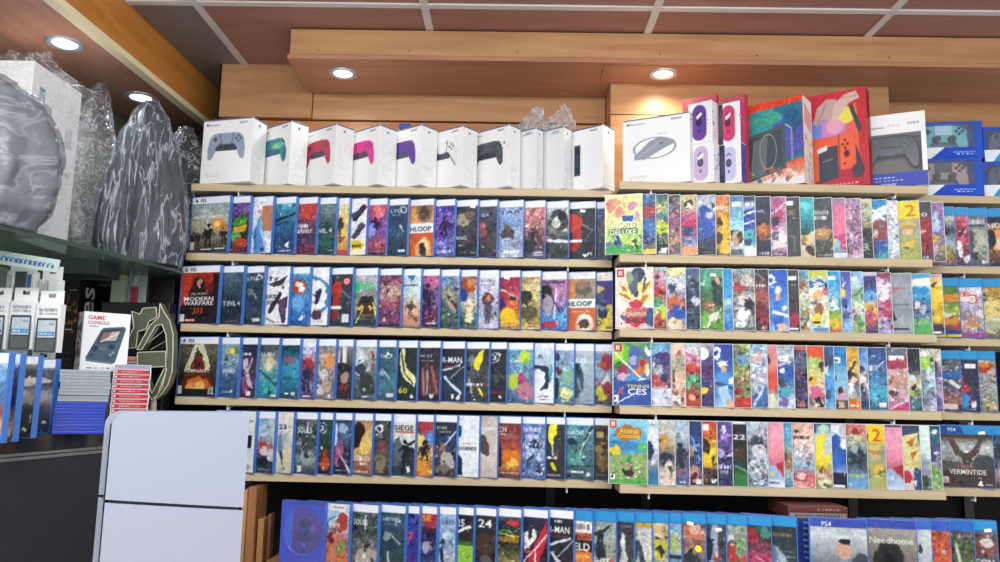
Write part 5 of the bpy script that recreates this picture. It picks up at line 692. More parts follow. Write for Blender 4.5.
ROW['4M'] = [
 (647.7, SW, 'v:90d0ec,68c0ec,4cb0e4,4c98d0,a8b880,88b868,60a850 H0 n:.3 p:0,34,40,30,100,38,100,52,60,46,30,50,0,44:3c90cc e:16,50,16,10,e8c830 p:0,56,100,50,100,100,0,100:90b068 e:90,42,12,8,58c068 m:e8a080,d85848,f4f0e8,58a048,e8d060,804c38,90d070;44;52,98;.7 e:50,82,16,6,3c3430 e:52,62,8,5,28a060 r:22,14,80,30,a87030 e:52,21,36,12,b87830 t:Animal,52,17,9,f8cc48,50 t:Crossing,52,26,9,f8cc48,60 s:20,36,34,2.6,2870a8 r:2,1,20,13,e8482c r:6,3,10,10,fff r:12,3,15,10,fff r:3,85,15,96,f0f0ec e:9,90,3,3,222 p:0,94,100,90,100,100,0,100:58b050', 'village cover with yellow cloud title over sea', '', 2.6),
 (658.7, SW, 'v:b8d0dc,d8e0e4,d0dce4,a8b0c0,687890,4888a8 n:.25 s:40,7,70,2,303840 e:26,48,34,14,2c3c58 e:60,64,24,5,c8d0d8 r:0,78,100,100,3c80a8 n:.2', 'white hazy cover with dark hooded shape'),
 (675.4, SW, 'v:b8bcb8,c0c0b4,b8a070,505058,c8bca8,d8c8bc n:.5 e:40,30,26,10,c89048 p:10,54,40,48,90,54,70,66,96,78,50,76,20,70:343848 e:60,70,24,7,e0d8b8 e:70,86,30,8,d8b8a8 m:e8e4dc,3c3c48,b88848;14;26,86 r:30,88,90,98,e0c8c0', 'grey cover with golden-haired leaping fighter', '', 1.4),
 (689.6, SW, 'v:98b8c8,b8c8d4,8898a8,585c70,706880,506888 n:.4 s:24,20,30,4,506070 s:28,25,36,3,506070 e:40,38,20,6,302c34 p:14,44,70,42,90,52,60,58,66,74,30,76:343848 l:10,70,40,56,1.4,303440 l:70,60,96,48,1.2,303440 e:46,80,34,7,806878 s:60,95,50,3,c8d8e8', 'misty blue cover with dark-coated swordsman'),
 (702.7, SW, 'v:304468,2c4880,3058a0,3c5088,785c70,382c38 n:.5 l:10,20,90,60,1.2,98c0f0 l:20,50,80,34,1,a0c8f0 e:20,46,24,9,a88878 e:34,82,40,12,c88c80 e:40,86,24,7,502c34 r:50,90,94,98,f0e0d8 m:88b8f0,283458;10;14,70', 'dark blue cover with light streaks and creature'),
 (717.8, SW, 'v:c84828,d86030,e89828,f0c828,b87838,503830 n:.4 r:4,4,50,14,f0e0d8 e:30,42,26,14,382c28 p:60,30,96,30,90,60,30,64,50,50:f4d828 e:26,56,20,9,f0c020 m:302824,f0c030;8;24,66 r:0,72,100,100,50403c m:c88848,302830;10;70,96 e:76,94,8,2,eee', 'red-orange cover with yellow flare and black figure'),
 (733, SW, 'v:584890,6858a8,504880,404068,40446c,383c60 n:.7 e:44,14,20,8,e8e0f8 e:60,22,30,6,b088d8 e:30,50,30,7,a8a8d8 s:50,70,84,7,c8d0e8 s:46,78,60,5,a8b0d0 m:d8c8f8,382c60,9870c8;18;4,94', 'violet cover with pale angular lettering', '', 1.4),
 (747.8, SW, 'v:303438,303438,303434,3c3430,2c4440,38783c,3c8040 H0 n:.3 t:22,54,22,8,f4f4f4,80 e:50,50,40,8,50402c l:10,68,96,76,1,78a8c0 m:685038,282c30;8;36,66 r:2,0,96,3,e0e0e0', 'black and green cover with large white 22'),
 (768.4, SW, 'v:a8b0b8,a0a0a8,707888,b0b8c0,98a0a8,7890a8 n:.9 e:30,10,24,5,a8c8d0 e:50,28,30,9,484c54 e:60,46,34,12,c8ccd4 m:f0f4f4,404850,8898a8,78a8c0;36;14,90;.8 s:54,95,50,4,e8f0f4', 'silver cover of armoured dragon-like shapes', '', 1.4),
 (784.3, SW, 'v:e890a8,f0a0b0,f098a8,e88898,d87088,a0c0e0,d0d8e8 H0 n:.12 p:50,64,100,58,100,86,84,78,60,70:c03848 e:30,78,34,12,98b8e0 s:24,80,40,8,e8d040 r:0,88,100,100,d8dcf0 s:40,93,60,4,3c4888', 'pink cover with blue puff and yellow lettering', '', 1.6),
 (792.9, SW, 'v:5890b8,58a8d0,88a8a8,a07860,98a8a8,488898 n:.5 e:50,60,40,12,a07050 m:a8d8e8,405868;8;4,96', 'narrow blue and tan cover edge'),
 (814.9, SW, 'v:d8a898,e0b8a0,e0c8c0,d0c8d0,88b0c8,d87878,e8a0a0 n:.5 s:46,22,76,6,584850 e:30,14,12,4,403c40 m:f0e8e8,c85868,3898c8,505878;24;36,74;.9 e:40,82,26,6,e8b8b0 e:80,88,24,6,e07070 o:40,82,30,8,.15,a84858 o:84,90,26,8,.15,b84858', 'peach cover with four round panels and blue figure', '', 1.6),
 (832.4, SW, 'v:485880,b8d0c8,b8c8c8,b8c0c0,c8c050,c89888,788c48 H0 n:.3 r:0,0,22,14,384c80 e:60,8,24,7,b0d8c0 p:20,20,70,16,60,40,40,60,10,66,10,40:f0dc28 p:50,50,96,46,84,62,50,64:f0dc28 e:50,62,30,8,ecd428 s:40,80,60,8,f0e0c0 e:70,76,22,6,b8805c e:60,92,40,7,e0d8b0 m:c8e0d8,785038;8;68,96', 'pale green cover with big yellow rounded shape', '', 1.6),
 (846.9, SW, 'v:b8bcc8,c8ccd4,3050a8,3060b8,98b0d0,282c44 H0 n:.3 r:4,2,60,12,e8e8ec e:34,28,34,11,3058b8 e:46,54,30,16,2c68c8 e:84,32,20,7,e8e8f0 p:60,40,100,46,100,56,60,60:3058b0 r:0,76,100,100,282c40 r:10,95,84,99,eef m:5890e8;4;24,70', 'blue armoured figure over navy foot cover', '', 1.4),
 (868, SW, 'v:c87068,c07c70,98a8a0,404c58,485868,88b0c0,6898b8 n:.6 e:50,12,20,6,983038 e:40,24,44,7,c8c898 e:50,46,40,14,303c48 e:44,40,16,8,a8b0b0 m:d8e0d0,283038,88c0d8,d0c850;20;20,76 r:0,78,100,100,68a0c8 s:50,80,70,5,b8c860', 'sea blue cover with dark winged beast'),
 (886.3, SW, 'v:f0c818,f0c818,8898a0,a8a868,98a060,a8b870 H0 n:.2 r:-200,-1,101,28,f0cc18 r:4,14,16,26,483810 t:2,62,16,20,d86028,46 e:46,40,42,9,d8b868 e:46,48,24,8,e0a890 e:46,43,40,3,b89040 p:20,60,76,60,92,100,10,100:b8a858 e:60,70,22,7,e8b838 e:40,90,30,9,a8b868 m:e0d878,78903c;12;66,98', 'yellow-topped cover with red-orange 2 and hard hat', '', 2.0),
 (903.4, SW, 'v:e088a8,f0a0b8,f098b0,e888a0,d06880,a0c0e0,d0d8e8 H0 n:.12 r:0,0,100,3,404058 p:50,66,100,60,100,86,84,80,60,74:b83040 e:30,82,34,12,98b8e0 s:30,82,40,8,e8e8e0', 'rose pink cover beside yellow feather cover', '', 1.6),
 (921.2, SW, 'v:384868,485070,c8c078,d8cc80,c8b070,c08038,d8a898 H0 n:.3 p:0,20,96,10,90,26,20,46,96,30,94,50,10,64,60,62,80,76,0,80:e0d488 p:30,26,80,18,60,34:b86828 p:50,44,90,38,60,54:b87030 r:0,66,100,100,d8c8c0 e:84,86,24,20,405078 e:20,80,30,10,c83840 p:60,88,80,84,70,98:f0ece8', 'cover with yellow feather shapes on slate', '', 1.6),
 (931.1, SW, 'v:d8e8e0,d8ece0,d8e8dc,88a8b0,9088a0,485c40 n:.3 r:0,0,100,42,d8eae0 e:50,64,50,10,8898b0 e:40,86,44,12,385838 m:a8a0c8,385030,c8c850;10;50,98', 'mint white cover above grassy foot'),
 (941.8, SW, 'v:406878,407080,584878,a8b0b8,70a060,a8b870 n:.6 e:60,10,20,4,c8e8f0 e:40,46,34,10,504488 e:40,74,40,12,68a050 m:d8e0e8,8898a8,d0c050;12;34,98', 'teal cover with purple bird above green meadow'),
]
ROW['4R'] = [
 (994.4, P4, 'v:3888c8,584840,c0c8c8,a8a8a8,686460,504844,4c4444 H0 n:.5 r:0,0,100,14,2c90d4 p:0,0,40,0,48,14,0,14:1c58a8 t:PS4,24,6,6,e8f0ff r:0,14,100,20,50403c p:14,22,26,20,36,38,50,48,64,36,74,20,84,22,72,44,60,52,56,66,44,66,40,52,26,46:5c5048 e:50,52,11,9,4c4440 e:12,70,26,12,5c5c5c e:84,62,24,16,484c54 p:0,74,100,74,100,100,0,100:4c4240 s:46,66,30,4,c86038 t:VERMINTIDE,50,75,8,ece8e4,70 r:2,84,13,94,e8c8c0 e:72,93,5,3,f0f0f0 s:90,95,14,2,ccc', 'broad cover with dark horned skull and white title', 'W,82,12', 2.4),
 (1010, P4, 'v:385070,304868,403848,b0a0a0,584048 n:.6 m:d8c8c8,304050;14;16,96', 'slate cover cut by photo edge, beside horned skull'),
]
GRP = {'1': 'top', '2': 'second', '3': 'third', '4': 'fourth'}
PLC = {'L': 'left rack', 'M': 'middle rack', 'R': 'right rack'}
for k in ['1L', '2L', '3L', '4L', '1M', '2M', '3M', '4M', '1R', '2R', '3R', '4R']:
    i = int(k[0]); z = ZSH[i]
    # case tops sit under the board above: the row stands on the board of the next level
    yf = -.012 if k[1] != 'M' else YB2-.010
    place = '%s row, %s' % (GRP[k[0]], PLC[k[1]])
    th = {'L': 17, 'M': 17, 'R': 16}[k[1]]
    row(ROW[k], z, (lambda x, yf=yf: yf), th, place, 'game cases in the ' + place, 246 if k == '4L' else None)
row(ROW['5'], ZB, (lambda x: -.15-.05*(x+.6)), 22, 'bottom row', 'game cases in the bottom row', 322)
row(ROW['5R'], ZB, (lambda x: -.235), 12, 'bottom row', 'game cases in the bottom row')
# ================================================================ cartons on the top boards
def carton(name, label, cat, px, pyt, y, W, T, theta, z0, fart, sart='', group=None, body=WHITE, Hh=None, hero=1.6, seed=5, topc='2c3c78'):
    """upright carton; px, pyt is where its front right top corner stands; front and right side carry print"""
    p = at(px, pyt, Y=y); H = Hh or p.z-z0; th = math.radians(theta)
    x = px_x(px, y, z0+H*.6)
    t = thing(name, label, cat, (x, y, z0+.0004), -th, group)
    bm = bmesh.new(); box(bm, -W, 0, 0, T, 0, H, .0008); obj('carton_body', bm, body, t)
    k = 380*hero
    cv = Cv(int(W*k), int(H*k), 0, seed); cv.run(fart)
    if topc: cv.rect(-1, -1, 101, 1.6, topc)
    sheet('front_print', cv, -W+.0008, -.0008, .0008, H-.0008, CARD, t, -.0003)
    if sart:
        cv = Cv(max(8, int(T*k)), int(H*k), 0, seed+50); cv.run(sart)
        if topc: cv.rect(-1, -1, 101, 1.6, topc)
        sheet('side_print', cv, .0008, T-.0008, .0008, H-.0008, CARD, t, .0003, True)
    return t, H
Z0 = ZSH[0]
WB = 'v:fbfbfa,f4f5f4,f6f7f6 '
SIDE = 'v:f4f5f3,eceeec,eef0ee r:40,8,52,11,4a5a78 m:dfe2e0,e6e8e6,fff;20;40,96;.8 s:50,66,60,1,c4c8c6 s:50,70,66,1,c4c8c6 s:50,74,50,1,c8cccc s:50,84,66,1,ccd0d0'
LOGO = ' p:7,6,9,6,10,9,6,9:384050 t:PlayStation,23,8,2.6,687080,24 t:SONY,82,6,3,505868,16 s:24,86,30,1,c0c4c8 s:24,89,24,1,c4c8cc'
def padart(body, dark, extra=''): return WB+'c:49,40,38,'+body+','+dark+extra+LOGO
GC = 'white controller cartons on the top board'
boxes = [
 (252, 116.5, -.030, .168, .072, 15, padart('9aa6ba', '3c4048'), 'white carton printed with whole silver-grey controller, leftmost'),
 (290.4, 120.2, -.014, .16, .062, 37, WB+'c:49,40,38,4c98a0,4a78a0 e:62,35,16,5,8cdc98 e:72,33,9,4,68c8a8 e:84,50,5,12,387888 e:78,29,3,2,205058 e:84,26,2,2,e8f8e8'+LOGO, 'white carton printed with green and teal controller'),
 (335.5, 123.2, -.026, .16, .068, 38, padart('c84860', '50505c'), 'white carton printed with dark red controller'),
 (379.4, 124.2, -.026, .16, .068, 38, padart('e8489c', '54545e'), 'white carton printed with bright pink controller'),
 (421, 123.9, -.026, .16, .068, 38, padart('7050a8', '606070'), 'white carton printed with purple controller'),
 (462.5, 125, -.026, .16, .066, 38, WB+'c:49,40,38,f0f0f2,50545c l:60,24,62,20,.8,60646c o:84,30,5,12,.05,b8bcc4 l:72,50,84,64,.8,50545c'+LOGO, 'white carton printed with black and white controller'),
 (508.8, 123.8, -.026, .16, .054, 39, padart('585e68', '383c44', ' m:70767e,40464e,8a9098;14;24,52;.7'), 'white carton printed with grey camouflage controller'),
 (536, 127.2, -.006, .14, .036, 38, WB+'s:80,9,30,2,98a0a8'+LOGO, 'blank white carton in clear film beside camouflage controller carton'),
 (563.5, 126, -.008, .14, .042, 38, WB+'s:80,9,30,2,98a0a8'+LOGO, 'blank white carton in film beside the charger carton'),
 (603, 123.8, -.028, .16, .064, 38, WB+'r:38,26,52,76,4c5464 r:40,30,50,42,303848 r:40,46,50,58,3a4252 r:40,62,50,72,303848'+LOGO, 'white carton printed with slim dark upright charger, at rack end'),
]
for i, (px, py, y, W, T, th, art, lab) in enumerate(boxes):
    t, H = carton('controller_carton', lab, 'carton', px, py, y, W, T, th, Z0, art, SIDE, GC, seed=20+i)
    if i in (7, 8):
        # clear film drawn up above the carton into a crumpled crest
        n = 26; rg = random.Random(i); bm = bmesh.new(); rows = []
        for j in range(9):
            v = j/8; r = []
            for k in range(n):
                a = 2*PI*k/n; cx, cy = -W*.30, T/2
                hx, hy = (W*.42)*(1-v*.55), (T*.52)*(1-v*.3)
                sq = max(abs(math.cos(a)), abs(math.sin(a)))
                jt = .0035+.006*v
                r.append(bm.verts.new((cx+.012*v+hx*math.cos(a)/sq+rg.uniform(-jt, jt), cy+hy*math.sin(a)/sq+rg.uniform(-jt, jt), H*.995+v*.052*(1+.35*math.cos(a))+rg.uniform(-jt, jt))))
            rows.append(r)
        for j in range(8):
            for k in range(n): bm.faces.new((rows[j][k], rows[j][(k+1) % n], rows[j+1][(k+1) % n], rows[j+1][k]))
        obj('clear_film', bm, glassy('clear_film', 'f4f4f6', .22, .10, .9, .8, 70), t)
        bm = bmesh.new(); box(bm, -W-.0015, .0015, -.0015, T+.0015, .002, H+.001); 
        bmesh.ops.subdivide_edges(bm, edges=bm.edges, cuts=10, use_grid_fill=True)
        for v in bm.verts: v.co += Vector([rg.uniform(-.0006, .0006) for _ in range(3)])
        obj('film_sleeve', bm, glassy('film_sleeve', 'f4f4f6', .05, .1, .6), t)
# small blue cap resting behind the cartons
p = at(405, 125.5, Y=.13)
t = thing('blue_roll', 'small blue rolled packet poking up behind the purple controller carton', 'packet', (p.x, .13, Z0+.0005), 0)
bm = bmesh.new(); cyl(bm, (0, 0, (p.z-Z0)/2-.006), .012, p.z-Z0-.012, 20); obj('roll', bm, mat('navy_roll', '2c3c88', .4), t)
bm = bmesh.new(); box(bm, -.018, .018, -.008, .008, p.z-Z0-.0119, p.z-Z0+.004, .003); obj('cap', bm, mat('navy_cap', '3448a0', .3), t)
# ---- middle rack, top board
YM = YB2-.012
HAND = 'e:%s,46,12,2.4,706080'
t, H = carton('accessory_carton', 'wide white carton printed with grey bar in thin oval ring', 'carton', 690, 111.4, YM, .196, .03, 27, Z0,
    WB+'o:48,46,31,15,.06,8a929c p:17,56,40,36,52,32,66,33,78,38,76,43,58,50,34,62,18,61:9aa2ac l:24,57,60,36,.6,c0c6cc e:58,40,3,2,707880'+LOGO+' s:22,94,20,2,505860 s:60,26,12,1,889', 'v:f0f1f0,eceeec r:20,8,60,11,384868', hero=1.8, seed=41)
def joy(col, col2, bg='f2f2f4', flip=0, sticker=1):
    s = 'v:%s,%s r:0,0,14,100,%s m:403c4c;5;30,70;.5 ' % (bg, bg, bg)
    s += 'e:46,26,31,20,%s e:46,76,31,18,%s r:15,26,77,76,%s ' % (col, col, col)
    s += 'e:44,48,11,9,%s o:44,48,11,9,.2,302c38 ' % col2
    s += 'e:44,70,5,4,%s e:44,24,4,3,%s e:36,28,3,3,%s e:52,28,3,3,%s ' % (col2, col2, col2, col2)
    if sticker: s += 'p:32,34,54,24,60,30,38,42:f2f0ee '
    return s
GJ = 'slim boxes with printed handsets'
zj = Z0
def yoff(x1px, y1, x2px, n, th):  # y of a corner at x2px so that its plane lies n behind the plane through the first corner
    return y1
jx = []
c1 = dict(W=.070, T=.040, theta=38, group=GJ, hero=2.2, topc=None)
_, Hj = carton('handset_box', 'white box with lavender handset, lower of the stack by the wide carton', 'box', 713.5, 141.2, YM, z0=Z0, seed=51, fart=joy('c8b4d8', '705888'), sart='v:e8e4ec,e4e0e8 m:403c48,806088;8;20,90;1.2', **c1)
carton('handset_box', 'white box with dark purple handset stacked on the lavender one', 'box', 711.8, 99.7, YM, z0=Z0+Hj+.0004, seed=52, fart=joy('6a4c98', '402c60'), sart='v:ecebee,e6e4ea m:403c48,c8a0b8;8;20,90;1.2', **c1)
c1['W'] = .064
_, Hj2 = carton('handset_box', 'white box with pale blue handset beneath the pink one', 'box', 741, 142, YM, z0=Z0, seed=53, fart=joy('c4c8e8', '606080', sticker=0)+'r:0,0,26,100,3c4050 e:10,50,12,30,50546a ', sart='v:6858a8,58489c,504890 m:303050,9088c8;8;10,90;1.2', **c1)
carton('handset_box', 'white box with pink-red handset stacked on the pale blue one', 'box', 740, 100.3, YM, z0=Z0+Hj2+.0004, seed=54, fart=joy('d04878', '703048')+'r:0,0,20,100,484450 e:8,50,14,30,5c5866 ', sart='v:e04888,d84078,d84880 m:f0e0e8,601830;6;20,90;1', **c1)
REDB = mat('dull_red_carton', 'b8505a', .5)
for px, py, lab, sd in ((716.6, 93.2, 'dull red box standing behind the purple handset box', 55), (745.5, 93.5, 'dull red box standing behind the pink-red handset box', 56)):
    yb = YM+.062; carton('red_box', lab, 'box', px, py, yb, .075 if sd == 56 else .105, .022, 38, Z0, 'v:b8606a,b04c58,c85058 n:.3', 'v:d04858,c84050', 'dull red boxes behind the handset boxes', REDB, hero=1, seed=sd, topc=None)
t, H = carton('console_carton', 'orange-red carton showing handheld on teal screen, white striped side', 'carton', 803.3, 94.5, YM, .20, .078, 38, Z0,
    'v:e84c34,e8482c,e8502c,f0ece8 H0 p:24,10,100,6,100,70,24,82:387c98 p:24,10,60,8,60,40,24,60:38a0a8 e:80,44,26,24,5860b0 e:86,26,14,12,306890 e:50,20,22,8,48b098 n:.35 p:14,38,74,30,76,80,14,92:5a6468 p:18,42,70,34,71,76,18,88:4c5a60 p:30,44,50,40,46,84,22,88:707c80 o:50,58,12,20,.06,98a4a4 l:30,44,26,84,.5,b09888 l:76,30,84,36,.8,c0c4c8 l:84,36,84,72,.8,a0a8ac r:0,90,100,100,f0ece8 m:d87848,f0e8d8,707888,c8a878,48a058;26;78,94;1.0 t:OLED,8,30,5,f0e0d8,10',
    'v:f4f2f0,ece4dc,e8e0d8 p:14,8,92,16,92,18,14,10:d83830 p:14,12,92,20,92,22,14,14:d83830 p:14,16,92,24,92,26,14,18:d83830 p:14,20,92,28,92,30,14,22:d83830 p:14,24,92,32,92,34,14,26:d83830 p:14,28,92,36,92,38,14,30:d83830 m:d8b8a0,a8c088,e0d0c0,b87058;22;46,94;1', None, mat('orange_red_carton', 'e04c38', .45), hero=2, seed=61, topc=None)
t, H = carton('console_carton', 'tall crimson carton printed with two hands docking a handheld', 'carton', 867.4, 86.4, YM, .165, .050, 34, Z0,
    'v:d03844,c83440,c83844,b83040 n:.15 p:8,28,84,14,86,56,8,50:e8685c p:8,28,56,22,40,50,8,52:7890d8 p:26,30,70,20,66,42,26,52:c88cc8 e:64,26,20,9,f0e060 e:48,36,14,8,e8a8c0 p:12,30,20,14,36,6,54,8,48,22,40,30,30,26,20,34:c8a8a4 p:44,22,50,12,66,4,84,2,90,10,72,14,60,24,48,30:d8bcb4 l:20,32,34,12,.8,a88884 p:72,17,78,15,92,42,86,46:4c4c54 p:8,46,86,46,86,78,8,80:e86848 p:10,54,20,54,20,90,10,94:e87048 p:20,58,52,56,52,90,20,94:484c58 l:26,72,42,70,.4,a0a4a8 p:54,46,72,46,78,52,78,76,72,82,54,82:ec6c4c l:54,46,54,82,.4,8c3828 e:60,56,2,1.6,783028 e:68,56,2,1.6,783028 e:64,52,2,1.6,783028 e:64,60,2,1.6,783028 e:66,66,5,4,8c3830 e:66,66,3,2.5,5c2828 e:62,76,1.5,1.2,602 p:80,56,88,72,94,84,90,92,76,92,72,84,80,78:504450 p:18,58,34,55,34,60,18,63:ece8e4 s:46,97,76,2,e8a8a8 s:74,7,24,2,e08080',
    'v:b82c38,a82834,b83040 l:30,0,30,100,3,801c28', None, mat('crimson_carton', 'c03440', .45), hero=2.2, seed=62, topc=None)

# ---- controllers in window boxes
PADP = [(-.72, -.5), (-.4, -.55), (.4, -.55), (.72, -.5), (.9, -.3), (1, .2), (.98, .62), (.86, .74), (.74, .66), (.52, .22), (-.52, .22), (-.74, .66), (-.86, .74), (-.98, .62), (-1, .2), (-.9, -.3)]
def pad3d(parent, cx, y, cz, hw, mb, md, mg, rz=0):
    """moulded game controller standing upright inside its box, facing -y"""
    g = bpy.data.objects.new('game_controller', None); COL.objects.link(g); g.parent = parent; g.location = (cx, y, cz); g.rotation_euler = (0, rz, 0)
    bm = bmesh.new(); n = len(PADP)
    rings = []
    for yy, k in ((.0, .93), (.004, 1.0), (.020, 1.0), (.024, .9)):
        rings.append([bm.verts.new((a*hw*k, yy, -b*hw*k)) for a, b in PADP])
    for q in range(3):
        for i in range(n): bm.faces.new((rings[q][i], rings[q][(i+1) % n], rings[q+1][(i+1) % n], rings[q+1][i]))
    bmesh.ops.triangle_fill(bm, edges=[e for e in bm.edges if all(v in rings[0] for v in e.verts)], use_beauty=True)
    bmesh.ops.triangle_fill(bm, edges=[e for e in bm.edges if all(v in rings[3] for v in e.verts)], use_beauty=True)
    bmesh.ops.recalc_face_normals(bm, faces=bm.faces); obj('controller_shell', bm, mb, g)
    bm = bmesh.new(); box(bm, -hw*.34, hw*.34, -.003, .003, hw*.08, hw*.52, .002); obj('touchpad', bm, md, g)
    for s in (-1, 1):
        bm = bmesh.new(); cyl(bm, (s*hw*.3, -.004, -hw*.10), hw*.15, .010, 24, 'Y'); cyl(bm, (s*hw*.3, -.012, -hw*.10), hw*.11, .006, 24, 'Y', hw*.13); obj('thumb_stick', bm, mg, g)
    bm = bmesh.new()
    for a, b in ((.62, -.38), (.62, -.14), (.5, -.26), (.74, -.26)): cyl(bm, (a*hw, -.002, -b*hw), hw*.055, .006, 16, 'Y')
    obj('face_buttons', bm, mg, g)
    bm = bmesh.new(); box(bm, -hw*.74, -hw*.48, -.003, .003, hw*.21, hw*.31, .001); box(bm, -hw*.66, -hw*.56, -.003, .003, hw*.13, hw*.39, .001); obj('direction_pad', bm, mg, g)
    return g
def window_box(label, px, pyt, y, W, T, theta, z0, Hh, bandb, bandt, bcol, fart_b, fart_t, inner, padc, padm, group=None, right=.012, left=.008, seed=7):
    p = at(px, pyt, Y=y); H = Hh or p.z-z0; x = px_x(px, y, z0+H*.6); th = math.radians(theta)
    t = thing('controller_box', label, 'box', (x, y, z0+.0004), -th, group)
    hb, ht = H*bandb, H*bandt
    bm = bmesh.new(); box(bm, -W, 0, 0, T, 0, hb); box(bm, -W, 0, 0, T, H-ht, H); box(bm, -W, -W+left, 0, T, hb, H-ht); box(bm, -right, 0, 0, T, hb, H-ht); obj('box_body', bm, bcol, t)
    bm = bmesh.new(); box(bm, -W+left, -right, T-.003, T, hb, H-ht); obj('inner_tray', bm, inner, t)
    k = 900
    cv = Cv(int(W*k), int(hb*k), 0, seed); cv.run(fart_b); sheet('lower_print', cv, -W+.0005, -.0005, .0005, hb, CARD, t, -.0004)
    if fart_t:
        cv = Cv(int(W*k), int(ht*k), 0, seed+1); cv.run(fart_t); sheet('upper_print', cv, -W+.0005, -.0005, H-ht, H-.0005, CARD, t, -.0004)
    hw = min((W-left-right)*.49, (H-hb-ht)*.98)
    pad3d(t, -right-(W-left-right)/2, .018, max(hb+(H-hb-ht)*.50, H-ht-hw*.56), hw, padc, padm, mat('stick_black', '2c2e34', .35))
    bm = bmesh.new(); box(bm, -W+left, -right, .0008, .0014, hb, H-ht); obj('clear_window', bm, glassy('window_film', 'f0f4f8', .06, .06, .6), t)
    return t, H
NAVY = mat('blue_carton', '1c50b8', .4)
window_box('white and blue box with black controller behind clear window', 926.3, 110.3, YM+.002, .175, .045, 25, Z0, None, .2, .27, WHITE,
    'v:3850b8,3c48a8 n:.15 s:30,30,50,8,c8d0f0 s:36,50,60,8,a8b4e0 t:SONY,44,80,22,f0f0f8,22', 'v:fafaf8,f4f4f2 p:2,60,10,40,10,75,4,80:404858 t:PlayStation,24,64,12,505860,34 s:56,58,22,8,c8ccd0 t:DS4,84,52,12,707880,16', mat('brown_tray', '7c6c60', .6), mat('black_controller', '24282e', .3), mat('pad_black', '1c2024', .25))
Z3 = ZSH[0]
wb = 'v:f4f6f8,e8ecf2 p:44,0,100,0,100,100,22,100:1c4cc0 t:DUALSHOCK_4,76,40,13,f0f4ff,38 s:78,62,34,8,d8e0f8 s:12,50,12,12,8898a8 r:88,0,100,100,2458c8'
ya = -.004
_, Hw = window_box('blue box with rose-gold controller, under the aqua one', 983, 152, ya, .185, .05, 8, Z3, .112, .30, .06, NAVY, wb, '', mat('silver_tray', 'a8acb4', .5), mat('rose_controller', 'c0a098', .3), mat('pad_grey', '50545c', .3), 'boxed controllers on the right rack', .022)
window_box('blue box with pale aqua controller, on the rose-gold one', 982.5, 110, ya, .185, .05, 8, Z3+Hw+.0006, .112, .30, .06, NAVY, wb, '', mat('pale_tray', 'c8dce4', .5), mat('aqua_controller', '78c8d0', .3), mat('pad_pale', 'c4e4ec', .3), 'boxed controllers on the right rack', .022, seed=9)
wc = 'v:3ca8e0,2c98d8 p:0,0,30,0,14,100,0,100:e8f0f8 t:abc,40,40,30,e8f8ff,24 n:.2'
yb = -.004; pxr = 1044
_, Hx = window_box('cyan-banded box with dark controller at the right end, lower one', pxr, 160, yb, .165, .05, 6, Z3, .105, .34, .1, NAVY, wc.replace('abc', 'ake'), '', mat('dark_tray', '2c3844', .5), mat('slate_controller', '485868', .3), mat('pad_slate', '30363e', .3), 'boxed controllers on the right rack')
window_box('cyan-banded box with dark controller at the right end, upper one', pxr, 120, yb, .165, .05, 6, Z3+Hx+.0006, .105, .34, .1, NAVY, wc.replace('abc', 'ake'), '', mat('dark_tray', '2c3844', .5), mat('slate_controller2', '586878', .3), mat('pad_slate', '30363e', .3), 'boxed controllers on the right rack')
# ================================================================ clear blue disc case and stacks on the ledge
yd = -.155; xd = px_x(323.5, yd, ZB+.085)
t = thing('disc_case', 'open-faced translucent blue case with disc inside, leftmost of bottom row', 'game case', (xd, yd, ZB+.0003), -math.radians(22))
W, H, T = .135, .17, .014
bm = bmesh.new(); box(bm, -W, 0, .006, T, 0, H, .001); box(bm, -W, -W+.004, 0, .006, 0, H); box(bm, -.004, 0, 0, .006, 0, H); box(bm, -W, 0, 0, .006, 0, .004); box(bm, -W, 0, 0, .006, H-.004, H)
obj('case_tray', bm, mat('deep_blue_plastic', '4668cc', .25, coat=.3), t)
cv = Cv(150, 150, 0, 77); cv.run('v:6c58b0,a05890,8a4c84,6a4c9c n:.4 p:0,0,22,0,22,100,0,100:58a8f0 e:55,34,16,10,483848 e:56,60,20,14,5c3050 s:76,42,12,14,88a8f0 s:72,56,14,4,8898e0 r:50,76,58,84,98a0e8 m:a04868,483888,7c5898;14;10,90')
bm = bmesh.new()   # round disc, printed with the same ink
me = None
o = sheet('disc', cv, -W/2-.058, -W/2+.058, H*.56-.058, H*.56+.058, PRINT, t, .0052)
mb = bmesh.new(); mb.from_mesh(o.data); cc = Vector((-W/2, .0052, H*.56))
bmesh.ops.delete(mb, geom=[f for f in mb.faces if (f.calc_center_median()-cc).length > .0575 or (f.calc_center_median()-cc).length < .007], context='FACES')
r = bmesh.ops.extrude_face_region(mb, geom=mb.faces[:]); bmesh.ops.translate(mb, verts=[v for v in r['geom'] if isinstance(v, bmesh.types.BMVert)], vec=(0, -.0012, 0)); mb.to_mesh(o.data); mb.free(); bm.free()
bm = bmesh.new(); n = 64
for k in range(n):
    a, b = 2*PI*k/n, 2*PI*(k+1)/n
    q = [bm.verts.new((cc.x+r_*math.cos(c), yy, cc.z+r_*math.sin(c))) for r_, yy, c in ((.0585, .005, a), (.0585, .005, b), (.0615, .003, b), (.0615, .003, a))]; bm.faces.new(q)
obj('disc_glint', bm, mat('glint_blue', '6a90e8', .15), t)  # pale blue ring painted as the glint around the disc
bm = bmesh.new(); box(bm, -W+.0005, -.0005, -.0006, .0002, .0005, H-.0005); obj('clear_cover', bm, glassy('blue_film', 'c0ccff', .10, .08, .7), t)

